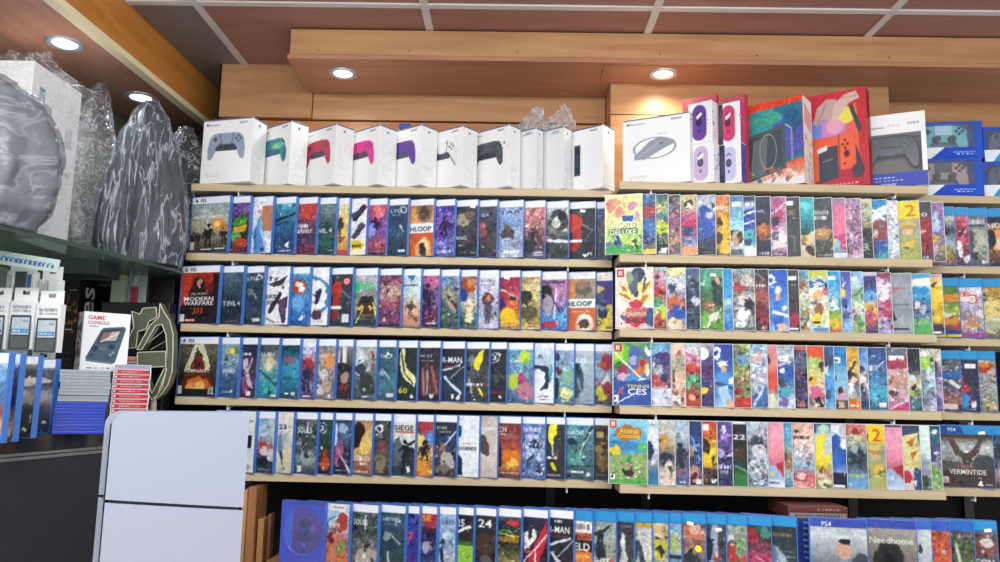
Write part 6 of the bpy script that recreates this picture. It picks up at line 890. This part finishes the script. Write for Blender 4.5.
def lying(name, cat, label, n, x, y, z, rz, W, D, Tt, m, art, group, seed=1, jit=.004, colr=None):
    """cases lying flat on one another, spines to the front; one thing each"""
    rg = random.Random(seed); out = []
    for i in range(n):
        t = thing(name, label(i), cat, (x+rg.uniform(-jit, jit), y+rg.uniform(-jit, jit)*.6, z+i*(Tt+.0004)+.0003), rz+rg.uniform(-.01, .01), group)
        bm = bmesh.new(); box(bm, 0, W, 0, D, 0, Tt*.47, .0008); box(bm, 0, W, 0, D, Tt*.53, Tt, .0008); box(bm, .001, W-.001, .001, D-.001, Tt*.4, Tt*.6); obj('case_shell', bm, m, t)
        a = art(i)
        if a:
            cv = Cv(int(W*620), max(8, int(Tt*620)), 0, seed*31+i); cv.run(a); sheet('spine_print', cv, .003, W-.003, .0012, Tt-.0012, PRINT, t, -.0004)
        out.append(t)
    return out
ordn = ['lowest', 'second from the base', 'third from the base', 'fourth from the base', 'fifth from the base', 'sixth from the base', 'seventh from the base', 'eighth from the base', 'ninth from the base', 'tenth from the base', 'eleventh from the base', 'twelfth from the base']
xs = px_x(799, -.17, .98)
lying('game_case', 'game case', lambda i: 'blue case lying in stack at ledge right of moon cover, '+(ordn[i] if i < 10 else 'topmost'), 11, xs, -.165, ZB, 0, .135, .17, .014, mat('navy_case', '24409c', .3), lambda i: 'v:2c4498,283c8c t:PS4,16,50,50,d0d8f8,11 s:44,50,28,24,98a4d0 n:.1', 'blue cases lying stacked on the ledge', 3, .0015)
lying('game_box', 'box', lambda i: 'thin reddish-brown box on top of the lying blue stack, '+['lower', 'upper'][i], 2, xs-.02, -.16, ZB+11*.0144+.0003, 0, .15, .16, .015, mat('maroon_box', '6c3c3c', .4), lambda i: ['v:8c8480,a09080 s:50,50,80,50,605850', 'v:7c3c3c,6c3434 s:70,50,40,30,c09088'][i], 'reddish boxes on the lying blue stack', 4, .001)
# wooden boards standing left of the ledge
for k, (x0, x1, yt, y0, nm) in enumerate([(-.722, -.7085, 490, -.04, 'pale wooden board standing against the console edge, leftmost'), (-.7075, -.684, 487, -.035, 'broad brown board standing second, taller than the rest'), (-.681, -.664, 519, -.02, 'short brown board standing third beside the dark gap'), (-.660, -.650, 514, .0, 'thin dark-edged board nearest the blue disc case')]):
    p = at((247, 255, 262, 269)[k], yt, Y=y0)
    bm = bmesh.new(); box(bm, x0, x1, y0, y0+(.06, .10, .05, .03)[k], 0, p.z, .002); o = obj('wooden_board', bm, [wood('board_a', 'b08050', 'c89868', (12, 12, 1)), wood('board_b', '8c5c38', 'a8744a', (12, 12, 1)), wood('board_c', 'a07044', 'b48454', (12, 12, 1)), wood('board_d', '6c4830', '80583c', (12, 12, 1))][k]); tag(o, nm, 'board', 'boards standing left of the ledge')

# ================================================================ white console close to the viewer
PH = math.radians(27); yc = -2.2367+1.385; wC = .214
pr_ = at(246.5, 460, Y=yc); zt = at(246, 412.5, Y=yc).z; zb_ = zt-.358
cl = Vector((pr_.x-wC*math.cos(PH), yc-wC*math.sin(PH), 0))
sr = at(242, 509, Y=yc).z-zb_; sl = at(106.5, 501.3, Y=cl.y).z-zb_      # the seam slants a little
t = thing('game_console', 'large white console standing upright, split by a black gap', 'game console', (pr_.x, yc, zb_), PH)
wpl = mat('greyed_console_shell', '98a0b0', .42, spec=.3)  # white shell greyed: the dimmer foreground is put into its colour
H_ = .358
def seam(x): return sr+(sl-sr)*(-x/wC)
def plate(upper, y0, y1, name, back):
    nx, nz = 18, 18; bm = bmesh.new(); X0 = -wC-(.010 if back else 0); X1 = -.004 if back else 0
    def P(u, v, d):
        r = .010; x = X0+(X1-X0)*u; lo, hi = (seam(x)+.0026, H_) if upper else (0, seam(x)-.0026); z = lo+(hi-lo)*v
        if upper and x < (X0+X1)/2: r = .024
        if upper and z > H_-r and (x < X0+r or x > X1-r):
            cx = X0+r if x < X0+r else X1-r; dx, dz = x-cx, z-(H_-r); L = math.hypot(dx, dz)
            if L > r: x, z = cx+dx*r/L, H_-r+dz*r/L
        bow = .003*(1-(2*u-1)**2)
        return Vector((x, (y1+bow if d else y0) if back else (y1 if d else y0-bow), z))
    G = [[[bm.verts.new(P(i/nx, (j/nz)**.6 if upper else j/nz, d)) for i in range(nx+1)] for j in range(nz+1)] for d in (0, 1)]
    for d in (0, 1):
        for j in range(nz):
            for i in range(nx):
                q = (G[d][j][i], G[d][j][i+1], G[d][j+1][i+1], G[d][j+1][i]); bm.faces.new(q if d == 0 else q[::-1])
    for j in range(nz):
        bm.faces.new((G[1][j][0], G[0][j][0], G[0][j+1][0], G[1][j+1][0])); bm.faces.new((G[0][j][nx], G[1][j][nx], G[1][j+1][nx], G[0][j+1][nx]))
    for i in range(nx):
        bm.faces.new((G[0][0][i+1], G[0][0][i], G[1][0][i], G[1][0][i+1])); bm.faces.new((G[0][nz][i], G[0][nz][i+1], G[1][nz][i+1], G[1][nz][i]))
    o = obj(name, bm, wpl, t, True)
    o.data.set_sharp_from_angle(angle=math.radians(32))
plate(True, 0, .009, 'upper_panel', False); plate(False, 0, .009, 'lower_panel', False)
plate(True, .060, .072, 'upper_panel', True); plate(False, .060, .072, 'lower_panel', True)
bm = bmesh.new(); box(bm, -wC+.006, -.008, .0091, .0599, .004, H_-.008, .003); obj('black_core', bm, mat('gloss_black', '0a0b10', .15), t)
bm = bmesh.new(); box(bm, -wC-.002, -wC+.0055, .022, .045, .004, H_-.02, .002); obj('front_strip', bm, mat('gloss_black', '', 0), t)
bm = bmesh.new()
for z in (.20, .215): box(bm, -wC-.0028, -wC-.0021, .028, .040, z, z+.006, .0003)
obj('usb_port', bm, mat('port_metal', '70747c', .3, .8), t)
t = thing('service_counter', 'low counter the white console stands on, below the frame', 'counter', (-.55, yc-.05, 0))
bm = bmesh.new(); box(bm, -.3, .35, -.3, .2, zb_-.03, zb_-.0004); obj('counter_top', bm, wood('ledge_wood', '', ''), t)
bm = bmesh.new(); box(bm, -.28, .33, -.27, .18, 0, zb_-.0301); obj('counter_base', bm, mat('counter_base', '3a3836', .5), t)

# ================================================================ left cabinet
EA = Vector((-.949, -.05, 0)); ED = Vector((.129, .573, 0)).normalized(); EN = Vector((-ED.y, ED.x, 0))   # EN points away from the aisle
EROT = math.atan2(ED.y, ED.x)
def E(t, off=0, z=0): q = EA+ED*t+EN*off; return Vector((q.x, q.y, z))
def slab(bm, t0, t1, o0, o1, z0, z1): prism(bm, [E(t0, o0), E(t1, o0), E(t1, o1), E(t0, o1)], z0, z1)
GZ, CZ = 1.675, 1.24
gl = mat('edge_green', '3c5048', .15)
t = thing('glass_shelf', 'long green-edged glass shelf carrying the wrapped bags', 'shelf', (0, 0, 0))
bm = bmesh.new(); prism(bm, [E(-1.1, .004), E(0, .004), (-.958, .22), E(.28, .40), E(.28, .469), E(-1.1, .469)], GZ, GZ+.009); obj('glass_pane', bm, glassy('shelf_glass', '9cb8a8', .35, .05, .6), t)
bm = bmesh.new(); slab(bm, -1.1, 0, 0, .0039, GZ-.001, GZ+.0095); obj('polished_edge', bm, gl, t)
bm = bmesh.new(); slab(bm, -1.3, .95, .47, .49, GZ+.02, 2.27); struct('wall_left', bm, mat('olive_mirror_panel', '5c6858', .25))
bm = bmesh.new(); slab(bm, -1.3, .18, .47, .49, 0, GZ+.019); struct('wall_left_lower', bm, mat('pale_green_panel', 'a8b8a8', .3))
bm = bmesh.new(); slab(bm, .181, .95, .47, .49, 0, GZ+.019); struct('wall_left_end', bm, BLACK)
bm = bmesh.new(); slab(bm, .34, .352, 0, .40, 0, 2.2); struct('wall_cabinet_end', bm, BLACK)
t = thing('display_counter', 'black-fronted counter with dark glass top and silver lip', 'counter', (0, 0, 0))
bm = bmesh.new(); prism(bm, [E(-1.1, .002), E(0, .002), (-.958, .22), E(.28, .405), E(-1.1, .405)], CZ-.036, CZ); obj('glass_top', bm, mat('dark_glass', '1c242c', .06, coat=.5), t)
bm = bmesh.new(); slab(bm, -1.1, 0, -.003, .0018, CZ-.0425, CZ-.0365); slab(bm, -1.1, 0, -.002, .0018, CZ-.052, CZ-.045); obj('silver_lip', bm, mat('silver_lip', '98a09c', .3, .6), t)
bm = bmesh.new(); prism(bm, [E(-1.1, .002), E(0, .002), (-.958, .22), E(.28, .40), E(-1.1, .40)], 0, CZ-.0365); obj('front_panel', bm, mat('charcoal_panel', '2c2c32', .55, noise=.15, bscale=80), t)
# blue cases standing at the counter edge
lc = [(9.5, 443.5, 'v:f0f4fa,88b0d8,6098d0,4878b8,8a5048,d8a060,5c3838 n:.5 e:30,62,40,12,a83040 e:40,74,30,10,f0c060 e:20,40,30,12,a8d0f0 r:50,88,90,96,f0f0f0', 'blue cover with fiery red foot, leftmost on glass counter', ''),
      (21.5, 442, 'v:a8a8d8,7878b0,504890,404878,c89050,5a4838 n:.5 p:0,60,30,46,70,80,60,90,10,92:e8e8f0 e:60,74,24,10,f0a040 r:40,84,92,95,e8d8a0 l:30,50,60,90,3,f0f0f4', 'violet cover with white and orange figure, on glass counter', 'Y,30,9'),
      (40, 438.5, 'v:e8ecf0,50504c,4c4c48,a8a098,48484a,403c38,3a3430 H0 n:.4 r:-20,0,101,10,e8ecf0 e:40,32,60,5,c8bcac e:40,52,60,7,b8b0a4 e:70,30,30,3,d8d0c0 s:24,16,40,3,a0a0a0 t:!,96,76,10,f0f0f0 e:70,92,10,2.4,f0f0f0 e:36,92,18,2,b05040', 'brown-grey cover with bands of pale cloud, on glass counter', ''),
      (58.5, 433.5, 'v:eef2f8,585868,50506a,a8a0a8,585870,383c60,3c4068 n:.4 e:40,30,50,4,c8c0c0 e:40,50,50,7,b0a8b0 e:70,86,14,2.4,f0f0f0 e:26,86,20,2,b05050', 'dusky blue cover with pale cloud, on glass counter', '')]
for i, (R, yb, art, desc, st) in enumerate(lc):
    q = at(R-9, yb, Z=CZ+.0005); t = thing('game_case', 'blue game case, '+desc, 'game case', q, -math.radians(14), 'game cases standing on the glass counter')
    link('case_shell', SHELL['P5'], t); vf = [1, .4, .5, .4][i]; cv = cover('P5', art, vf, 900+i, 1.6)
    sheet('cover_sheet', cv, -.135+.0035, -.0021, .0018, .17-.0021, PRINT, t, -.0003)
    if st: sticker(t, 40, 14, 'Y', .135, .17, .4)
# stacks lying behind them
q = at(104, 434, Z=CZ); rz = math.radians(27); bx_ = q.x-.106*math.cos(rz); by_ = q.y-.106*math.sin(rz)
DB = mat('royal_blue_case', '1438b0', .25, coat=.3)
lying('game_case', 'game case', lambda i: 'royal blue case lying in stack beside the white console, '+(ordn[i] if i < 4 else 'topmost'), 5, bx_, by_, CZ, rz, .106, .168, .0142, DB, lambda i: '', 'royal blue cases lying on the counter', 7, .002)
zs = CZ+5*.0146+.0004
lying('game_case', 'game case', lambda i: 'grey-spined case lying on the royal blue stack, '+(ordn[i] if i < 4 else 'topmost'), 5, bx_+.003, by_+.004, zs, rz, .105, .168, .0142, GREYC, lambda i: 'v:a8b0b4,8c949a,b4bcc0 n:.15', 'grey cases lying on the blue stack', 8, .003)
zs2 = zs+5*.0146+.0004
q2 = at(104.5, 440, Z=CZ)
q2 = at(106, 432.5, Z=CZ)
lying('game_case', 'game case', lambda i: 'slim red-spined case lying behind the console, '+(ordn[i] if i < 12 else ['thirteenth from the base', 'topmost'][i-12]), 14, px_x(147.5, q2.y, 1.3)-.083*math.cos(rz), q2.y-.083*math.sin(rz)+.004, CZ, rz, .083, .168, .0112, CLEAR,
      lambda i: ('v:c83840,c02c38 s:50,50,60,36,f0c8c8 r:2,20,8,80,f0e0e0 n:.12' if i > 3 else 'v:c8a8a8,b03840 s:60,50,60,36,f0e0e0 r:2,10,24,90,f0f0f0 n:.15') if i < 13 else 'v:8898b8,b8a0a0 m:d04848,4868a8,e8e8e8;8;0,100;4', 'red-spined cases lying on the counter', 9, .001)
q3 = at(128, 432, Z=CZ)
lying('game_box', 'box', lambda i: 'thin box with orange and blue spine behind the white handheld carton, '+(ordn[i] if i < 11 else 'topmost'), 12, px_x(143, q3.y+.2, 1.35)-.075, q3.y+.16, CZ, rz, .075, .10, .0155, CLEAR, lambda i: ['v:d87848,c86040 n:.4', 'v:5870a0,88a0c0 n:.4', 'v:e8a080,d85840 n:.4'][i % 3], 'boxes behind the handheld carton', 10, .001)
# white handheld carton on the grey stack
q = at(128, 370, Y=-.185)
t = thing('handheld_carton', 'white carton with red lettering and slate handheld picture', 'carton', (q.x-.004, q.y, zs2+.0006), math.radians(42))
W, H, T = .112, .150, .055
bm = bmesh.new(); box(bm, -W, 0, 0, T, 0, H, .001); obj('carton_body', bm, WHITE, t)
cv = Cv(130, 166, 0, 5); cv.run('v:f6f6f6,f0f2f4,f4f4f4 t:GAME,27,9,7,c83848,36 t:CONSOLE,32,17,5.5,b84858,46 s:24,24,22,2,a0a0a8 p:38,30,44,26,88,22,92,26,74,84,68,88,12,84,10,78:4a6070 p:40,32,46,29,84,26,74,50,30,54:384048 p:44,34,80,30,72,47,36,50:b8b0b0 p:44,34,62,32,50,48,36,50:88706c l:40,50,76,34,1,e0dcd8 e:28,62,7,5,283844 e:64,58,7,5,283844 e:22,74,6,4,384c5a e:56,76,6,4,384c5a e:44,62,8,3,5c7484 e:62,72,3,2,90a4b0 e:68,68,3,2,90a4b0 l:12,82,68,86,1,6c8290 s:20,95,10,2.4,404048 s:34,95,8,2.4,888 s:48,95,8,2.4,888 s:60,95,8,2.4,505058 s:84,95,18,2.6,a84050')
sheet('front_print', cv, -W+.0008, -.0008, .0008, H-.0008, CARD, t, -.0003)
cv = Cv(40, 166, 0, 6); cv.run('v:e8d8dc,d8c8cc,e8e0e2 m:b83848,506070,303840,c87080;14;6,94;2')
o = sheet('side_print', cv, .0008, T-.0008, .0008, H-.0008, CARD, t, -W-.0003, True)
# tall black carton with vertical lettering
yk = -.05; q = at(69, 400, Y=yk); ztop = at(77, 259, Y=yk).z
t = thing('black_carton', 'tall black carton with vertical white lettering and orange print', 'carton', (q.x, yk, CZ+.0005), 0)
Hc = min(ztop, GZ-.021)-CZ
bm = bmesh.new(); box(bm, -.085, 0, 0, .095, 0, Hc, .001); 
obj('carton_body', bm, mat('black_carton', '141416', .4), t)
cv = Cv(150, 400, 0, 6); cv.run('v:18181a,1a1a1c s:80,9,26,1.2,c0b0a8 m:c87838,b86830;14;12,24;.6 m:c87838;10;28,38;.6 s:78,36,22,1,d8c8b8 s:78,52,30,.7,667 s:78,56,30,.7,667 s:78,60,24,.7,667')
# the left face is turned towards the aisle
cv.a = cv.a
o = sheet('left_print', cv, -.084, -.001, .001, Hc-.001, CARD, t, -.0004)
cv = Cv(90, 400, 0, 6); cv.run('v:17171a,18181b T:series,50,34,17,e0d8e0,1'); o = sheet('right_print', cv, .001, .094, .001, Hc-.001, CARD, t, .0005, True)
# two reflected boxes, built as solid stand-ins, and a dark carton under the glass shelf
p0 = at(98, 298, Y=.02); p1 = at(127, 256, Y=.02)
bm = bmesh.new(); box(bm, p0.x+.035, p1.x, .02, .05, CZ+.0005, min(p1.z, GZ-.003), .002); o = obj('reflected_block', bm, mat('reflected_green', 'a4b89c', .5, noise=.1, bscale=20)); tag(o, 'pale green reflection built as a block, below the shelf beside the black carton', 'carton')
p0 = at(128, 290, Y=.04); p1 = at(149, 265, Y=.04)
t = thing('reflected_card', 'reflection with red and grey patches built as a card, beside the pale green one', 'pouch', (p0.x, .04, CZ+.0005))
cv = Cv(60, 130, 0, 8); cv.run('v:98a4a0,889490,5a605e,303234 m:d8dcd8;8;0,26;1 r:10,14,56,26,a84850 r:60,8,100,28,b0b8b4 n:.4'); wz = p1.x-p0.x
bm = bmesh.new(); box(bm, 0, wz, .0008, .02, 0, p1.z-CZ, .001); obj('card', bm, mat('dark_card', '3a3e3e', .5), t)
sheet('card_print', cv, .0005, wz-.0005, .0005, p1.z-CZ-.0005, CARD, t, 0)
p0 = at(150, 300, Y=.10); p1 = at(176, 268, Y=.10)
bm = bmesh.new(); box(bm, p0.x, p1.x, .10, .16, CZ+.0005, min(p1.z, GZ-.003), .002); o = obj('dark_carton', bm, mat('dark_brown_carton', '2c2624', .4)); tag(o, 'dark brown carton standing beneath the shelf at the rack side', 'carton')
# broad black carton behind the ornament
p0 = at(98, 302, Y=-.02); p1 = at(176, 302, Y=-.02)
bm = bmesh.new(); box(bm, p0.x+.016, p1.x-.012, -.03, .015, CZ+.0005, p0.z, .002); o = obj('black_carton', bm, mat('black_carton', '', 0)); tag(o, 'broad black carton standing behind the cream-edged ornament', 'carton')
# ---- dark ornament with cream rims
YO = -.085
q = at(152, 400, Y=YO); t = thing('curved_ornament', 'dark green curved ornament with cream rims beside rack', 'ornament', (q.x, YO, CZ+.0005))
def OP(x, y): p = at(x, y, Y=YO); return (p.x-q.x, p.z-CZ)
def extr(bm, pts, y0, y1):
    a = [bm.verts.new((x, y0, z)) for x, z in pts]; b = [bm.verts.new((x, y1, z)) for x, z in pts]; n = len(pts)
    F = [bm.faces.new(a), bm.faces.new(b[::-1])]+[bm.faces.new((a[(i+1) % n], a[i], b[i], b[(i+1) % n])) for i in range(n)]
    bmesh.ops.recalc_face_normals(bm, faces=F)
def bar(bm, p, q_, r, y):
    a, b = Vector((p[0], y, p[1])), Vector((q_[0], y, q_[1])); d = b-a
    if d.length < 1e-5: return
    M = Matrix.Translation((a+b)/2) @ d.to_track_quat('Z', 'Y').to_matrix().to_4x4()
    bmesh.ops.create_cone(bm, cap_ends=True, segments=8, radius1=r, radius2=r, depth=d.length, matrix=M)
olive = mat('olive_green', '5c6250', .35); cream = mat('cream_rim', 'd8d0b8', .4)
shapes = {
 'left_wing': [(134, 312), (142, 315), (145, 309), (158, 308), (159, 318), (151, 322), (148, 330), (140, 332), (138, 348), (129, 349), (131, 338), (136, 328)],
 'right_horn': [(162, 304), (166, 313), (172, 322), (175, 335), (175, 352), (174, 372), (170, 385), (163, 395), (156, 400), (164, 388), (168, 372), (169, 350), (168, 335), (164, 325), (158, 326), (144, 350), (139, 350), (152, 326), (161, 318)],
 'cross_tube': [(141, 353), (169, 352), (169, 367), (141, 368)],
 'lower_blade': [(142, 369), (145, 369), (154, 394), (166, 369), (169, 369), (160, 394), (154, 400), (148, 392)],
}
for nm, pts in shapes.items():
    P = [OP(*p) for p in pts]; bm = bmesh.new(); extr(bm, P, -.012 if nm != 'cross_tube' else -.02, .018); obj(nm, bm, olive, t)
    bm = bmesh.new(); yy = -.013 if nm != 'cross_tube' else -.021
    for i in range(len(P)): bar(bm, P[i], P[(i+1) % len(P)], .0014, yy)
    obj(nm+'_rim', bm, cream, t)
bm = bmesh.new(); bar(bm, OP(146, 345), OP(167, 328), .0008, 0); bar(bm, OP(150, 350), OP(168, 340), .0006, 0); bar(bm, OP(143, 350), OP(162, 322), .0008, 0); obj('thin_rods', bm, cream, t)
bz = OP(154, 398)[1]
bm = bmesh.new(); cyl(bm, (OP(154, 398)[0], 0, bz/2), .012, bz, 20, 'Z', .007); cyl(bm, (OP(154, 398)[0], 0, .005), .032, .01, 28); obj('foot', bm, mat('cream_stone', 'b8b09c', .6, noise=.3, bscale=90), t)
# ---- hanging retail packs
def pack(px, py, y, W, H, label, rz, art):
    p = at(px, py, Y=y); t = thing('hanging_pack', label, 'retail pack', (p.x, y, p.z), rz, 'white hanging packs in the left cabinet')
    bm = bmesh.new(); box(bm, 0, W, .001, .022, -H, -.032, .001); obj('pack_body', bm, WHITE, t)
    # header card with an euro hole
    bm = bmesh.new(); hx, hz = W/2, -.012
    for a, b, c, d in ((0, W*.34, -.032, 0), (W*.66, W, -.032, 0), (W*.34, W*.66, -.032, -.017), (W*.34, W*.66, -.007, 0)): box(bm, a, b, .010, .0115, c, d)
    obj('header_card', bm, WHITE, t)
    cv = Cv(max(30, int(W*900)), int((H-.032)*900), 0, int(px)+40); cv.run(art); sheet('pack_print', cv, .0005, W-.0005, -H+.0005, -.0325, CARD, t, .0004)
    bm = bmesh.new(); box(bm, W*.47, W*.53, .0118, 0.030, -.0095, -.0075); obj('peg_hook', bm, METAL, t)
PA = 'v:f4f4f2,ecedea,98a0a0,8c9494 s:50,12,80,8,888c90 s:50,20,80,5,989ca0 r:6,30,94,100,30343c r:12,34,88,70,c8d0d8 s:70,42,24,3,607080 r:14,58,84,66,4080c0 s:48,62,60,4,d8e8f8 r:12,72,88,98,606868 n:.15'
PB = 'v:e8e8e4,e4e4e0 r:30,0,74,100,4c5458 r:76,10,92,60,4070b0 s:12,30,16,60,909490 n:.3'
ypk = -.42
for k, (px, py, lab) in enumerate([(-14, 287, 'leftmost of middle row, cut by the photo edge'), (12.5, 287, 'middle row, between two like it'), (38.5, 290, 'middle row, next to the black carton')]):
    pack(px, py, ypk, .0575, .145, 'white hanging pack with blue-striped window, '+lab, math.radians(-3), PA)
for k, (px, py, lab) in enumerate([(9, 258, 'white hanging pack turned sideways with dark print, above middle row'), (41, 266, 'white hanging pack with grey pattern, near the black carton top')]):
    pack(px, py, ypk+.035, .068 if k == 0 else .05, .10, lab, math.radians(-4), PB if k == 0 else 'v:ecebe6,e0e0da s:30,30,40,60,a0a4a4 n:.2')
for k, (px, py, lab) in enumerate([(2, 350, 'white hanging pack low behind the violet blue case'), (30, 350, 'white hanging pack low behind the brown-grey case')]):
    pack(px, py, ypk+.09, .058, .10, lab, math.radians(-3), PA)
# blue lettered strip and dark bar under the glass shelf
p0 = at(0, 250, Y=-.48); p1 = at(46, 262, Y=-.40)
t = thing('lettered_strip', 'frosted strip with a line of blue script under the shelf', 'strip', (p0.x-.02, -.50, p0.z))
L = .16; cv = Cv(180, 22, 0, 4); cv.run('v:c0d0c4,b4c4b8 s:50,56,92,34,3c60a0 s:52,40,80,14,4870b0'); cv2 = cv
bm = bmesh.new(); box(bm, 0, L, .0006, .003, -.030, .0); obj('strip', bm, mat('frosted_strip', 'b4c4b8', .4), t); sheet('strip_print', cv, 0, L, -.03, 0, CARD, t, 0)
t.rotation_euler = (0, math.radians(7), math.radians(10))
p0 = at(48, 247, Y=-.2); p1 = at(97, 262, Y=-.2)
bm = bmesh.new(); box(bm, p0.x, p1.x, -.2, -.08, p1.z+.006, GZ-.03, .003); o = obj('grey_case', bm, mat('dark_grey_case', '3c4444', .4)); tag(o, 'flat dark grey case fixed right under the glass shelf', 'case')

# ---- wrapped bags on the glass shelf
from mathutils import noise as mn
def bag(name, label, c, H, prof, rx, ry, m, film, seed, folds=9, amp=.05, rz=0, lean=(0, 0), wr=.09):
    """soft bag: outline radii by height, long vertical folds, wrapped in a loose clear film"""
    t = thing(name, label, 'bag', (c[0], c[1], c[2]), rz)
    def surf(grow, rough, nz, na, fold_amp):
        bm = bmesh.new(); R = []
        for j in range(nz+1):
            v = j/nz; k = v*(len(prof)-1); i0 = min(int(k), len(prof)-2); f = k-i0; f = f*f*(3-2*f); pr = prof[i0]*(1-f)+prof[i0+1]*f; r = []
            for a in range(na):
                th = 2*PI*a/na; d = Vector((math.cos(th), math.sin(th), 0))
                w = mn.noise(Vector((d.x*folds*.35+seed, d.y*folds*.35, v*1.1+seed*2)))
                w = (1-abs(w)*3.2)*fold_amp
                w2 = mn.noise(Vector((d.x*6+seed, d.y*6, v*9)))*rough
                rad = pr*(1+w+w2)
                r.append(bm.verts.new((d.x*(rx*rad+grow)+lean[0]*v, d.y*(ry*rad+grow)+lean[1]*v, max(0, v*H+grow*(1 if j else 0)+mn.noise(Vector((d.x*3+seed, d.y*3, v*5+9)))*H*.02*(0 if j == 0 else 1)))))
            R.append(r)
        for j in range(nz):
            for a in range(na): bm.faces.new((R[j][a], R[j][(a+1) % na], R[j+1][(a+1) % na], R[j+1][a]))
        bm.faces.new(R[0][::-1]); bm.faces.new(R[-1])
        return bm
    obj('bag_body', surf(0, .02, 46, 110, amp), m, t, True)
    obj('clear_wrap', surf(.006, wr, 70, 130, amp*1.4), film, t, True)
    return t
dark = mat('dark_bag_cloth', '24272c', .5, spec=.3, bump=.2, bscale=60); greyb = mat('grey_bag_cloth', '6c7076', .55, spec=.3, bump=.3, bscale=30)
film = glassy('wrap_film', 'c8d0d8', .14, .12, 1.0, .8, 26, (1.5, 1.5, .13), .5, .5); film2 = glassy('wrap_film_grey', 'b8bec6', .34, .16, .8, .7, 9, (.8, .8, 1.8), .3); film3 = glassy('wrap_film_crisp', 'd8dce4', .10, .05, 1.0, 1.0, 30, (1, 1, 1), .6)
zs_ = GZ+.0095
bag('wrapped_bag', 'bulky grey bag in clear wrap, nearest on the glass shelf', (-1.235, -.572, zs_), .335, [.86, 1.0, 1.04, 1.03, .97, .85, .5], .205, .155, greyb, film2, 3.1, 7, .035, .08, wr=.03)
bag('wrapped_bag', 'tall dark cone-shaped bag in shiny clear wrap', (-1.045, -.075, zs_), .475, [.88, 1.0, .98, .90, .82, .72, .60, .40, .13], .116, .100, dark, film, 7.7, 13, .09)
bag('wrapped_bag', 'dark crinkled bundle in clear wrap beside the top board', (-1.034, .145, zs_), .47, [.9, .95, 1, 1, .95, .8, .55, .2], .082, .068, dark, film3, 11.3, 8, .07)
# white carton in film, standing behind the grey bag
xw = -1.155; a0 = at(27, 56, X=xw); a1 = at(82, 93, X=xw)
t = thing('wrapped_carton', 'white carton in crumpled clear film above the grey bag', 'carton', (xw, a0.y+.03, zs_), 0)
L = a1.y-a0.y-.03; Hh = (a0.z+a1.z)/2-zs_
bm = bmesh.new(); box(bm, -.22, 0, 0, L, 0, Hh, .002); obj('carton_body', bm, WHITE, t)
cv = Cv(int(L*500), int(Hh*500), 0, 3); cv.run('v:f8f9fa,f4f6f7 r:14,12,26,26,7098c0 r:16,14,24,20,a8c4dc r:17,22,24,25,d0dce8 s:40,42,50,4,b8bcc0 s:74,54,40,3,c0c4c8 r:72,26,88,38,d0d4d8')
sheet('side_print', cv, .001, L-.001, .001, Hh-.001, CARD, t, .0004, True)
bm = bmesh.new(); box(bm, -.24, .018, -.018, L+.03, .05, Hh+.016); bmesh.ops.subdivide_edges(bm, edges=bm.edges, cuts=14, use_grid_fill=True)
rg = random.Random(5)
for v in bm.verts: v.co += Vector([mn.noise(v.co*28+Vector((k*9, 0, 0)))*.024 for k in range(3)])
obj('clear_film', bm, glassy('loose_film', 'ffffff', .06, .08, 1.0, .8, 26, (1, 1, 1), .3), t, True)
# pinkish film tuft behind the carton
q = at(99, 97, Y=.05)
t = thing('film_bundle', 'small crumpled bundle of clear film behind the white wrapped carton', 'film', (q.x-.0, .05, zs_))
hb = at(99, 78, Y=.05).z-zs_
bm = bmesh.new(); bmesh.ops.create_icosphere(bm, subdivisions=4, radius=1)
for v in bm.verts:
    n = mn.noise(v.co*2.2)*.35+mn.noise(v.co*5)*.15; v.co = Vector((v.co.x*.045*(1+n), v.co.y*.06*(1+n), hb/2+v.co.z*hb/2*(1 if v.co.z < 0 else 1+n*.05)))
    v.co.z = max(0, v.co.z)
obj('film', bm, glassy('film_bundle', 'f4f0f6', .10, .08, 1.0, 1.0, 26, (1, 1, 1), .35), t, True)
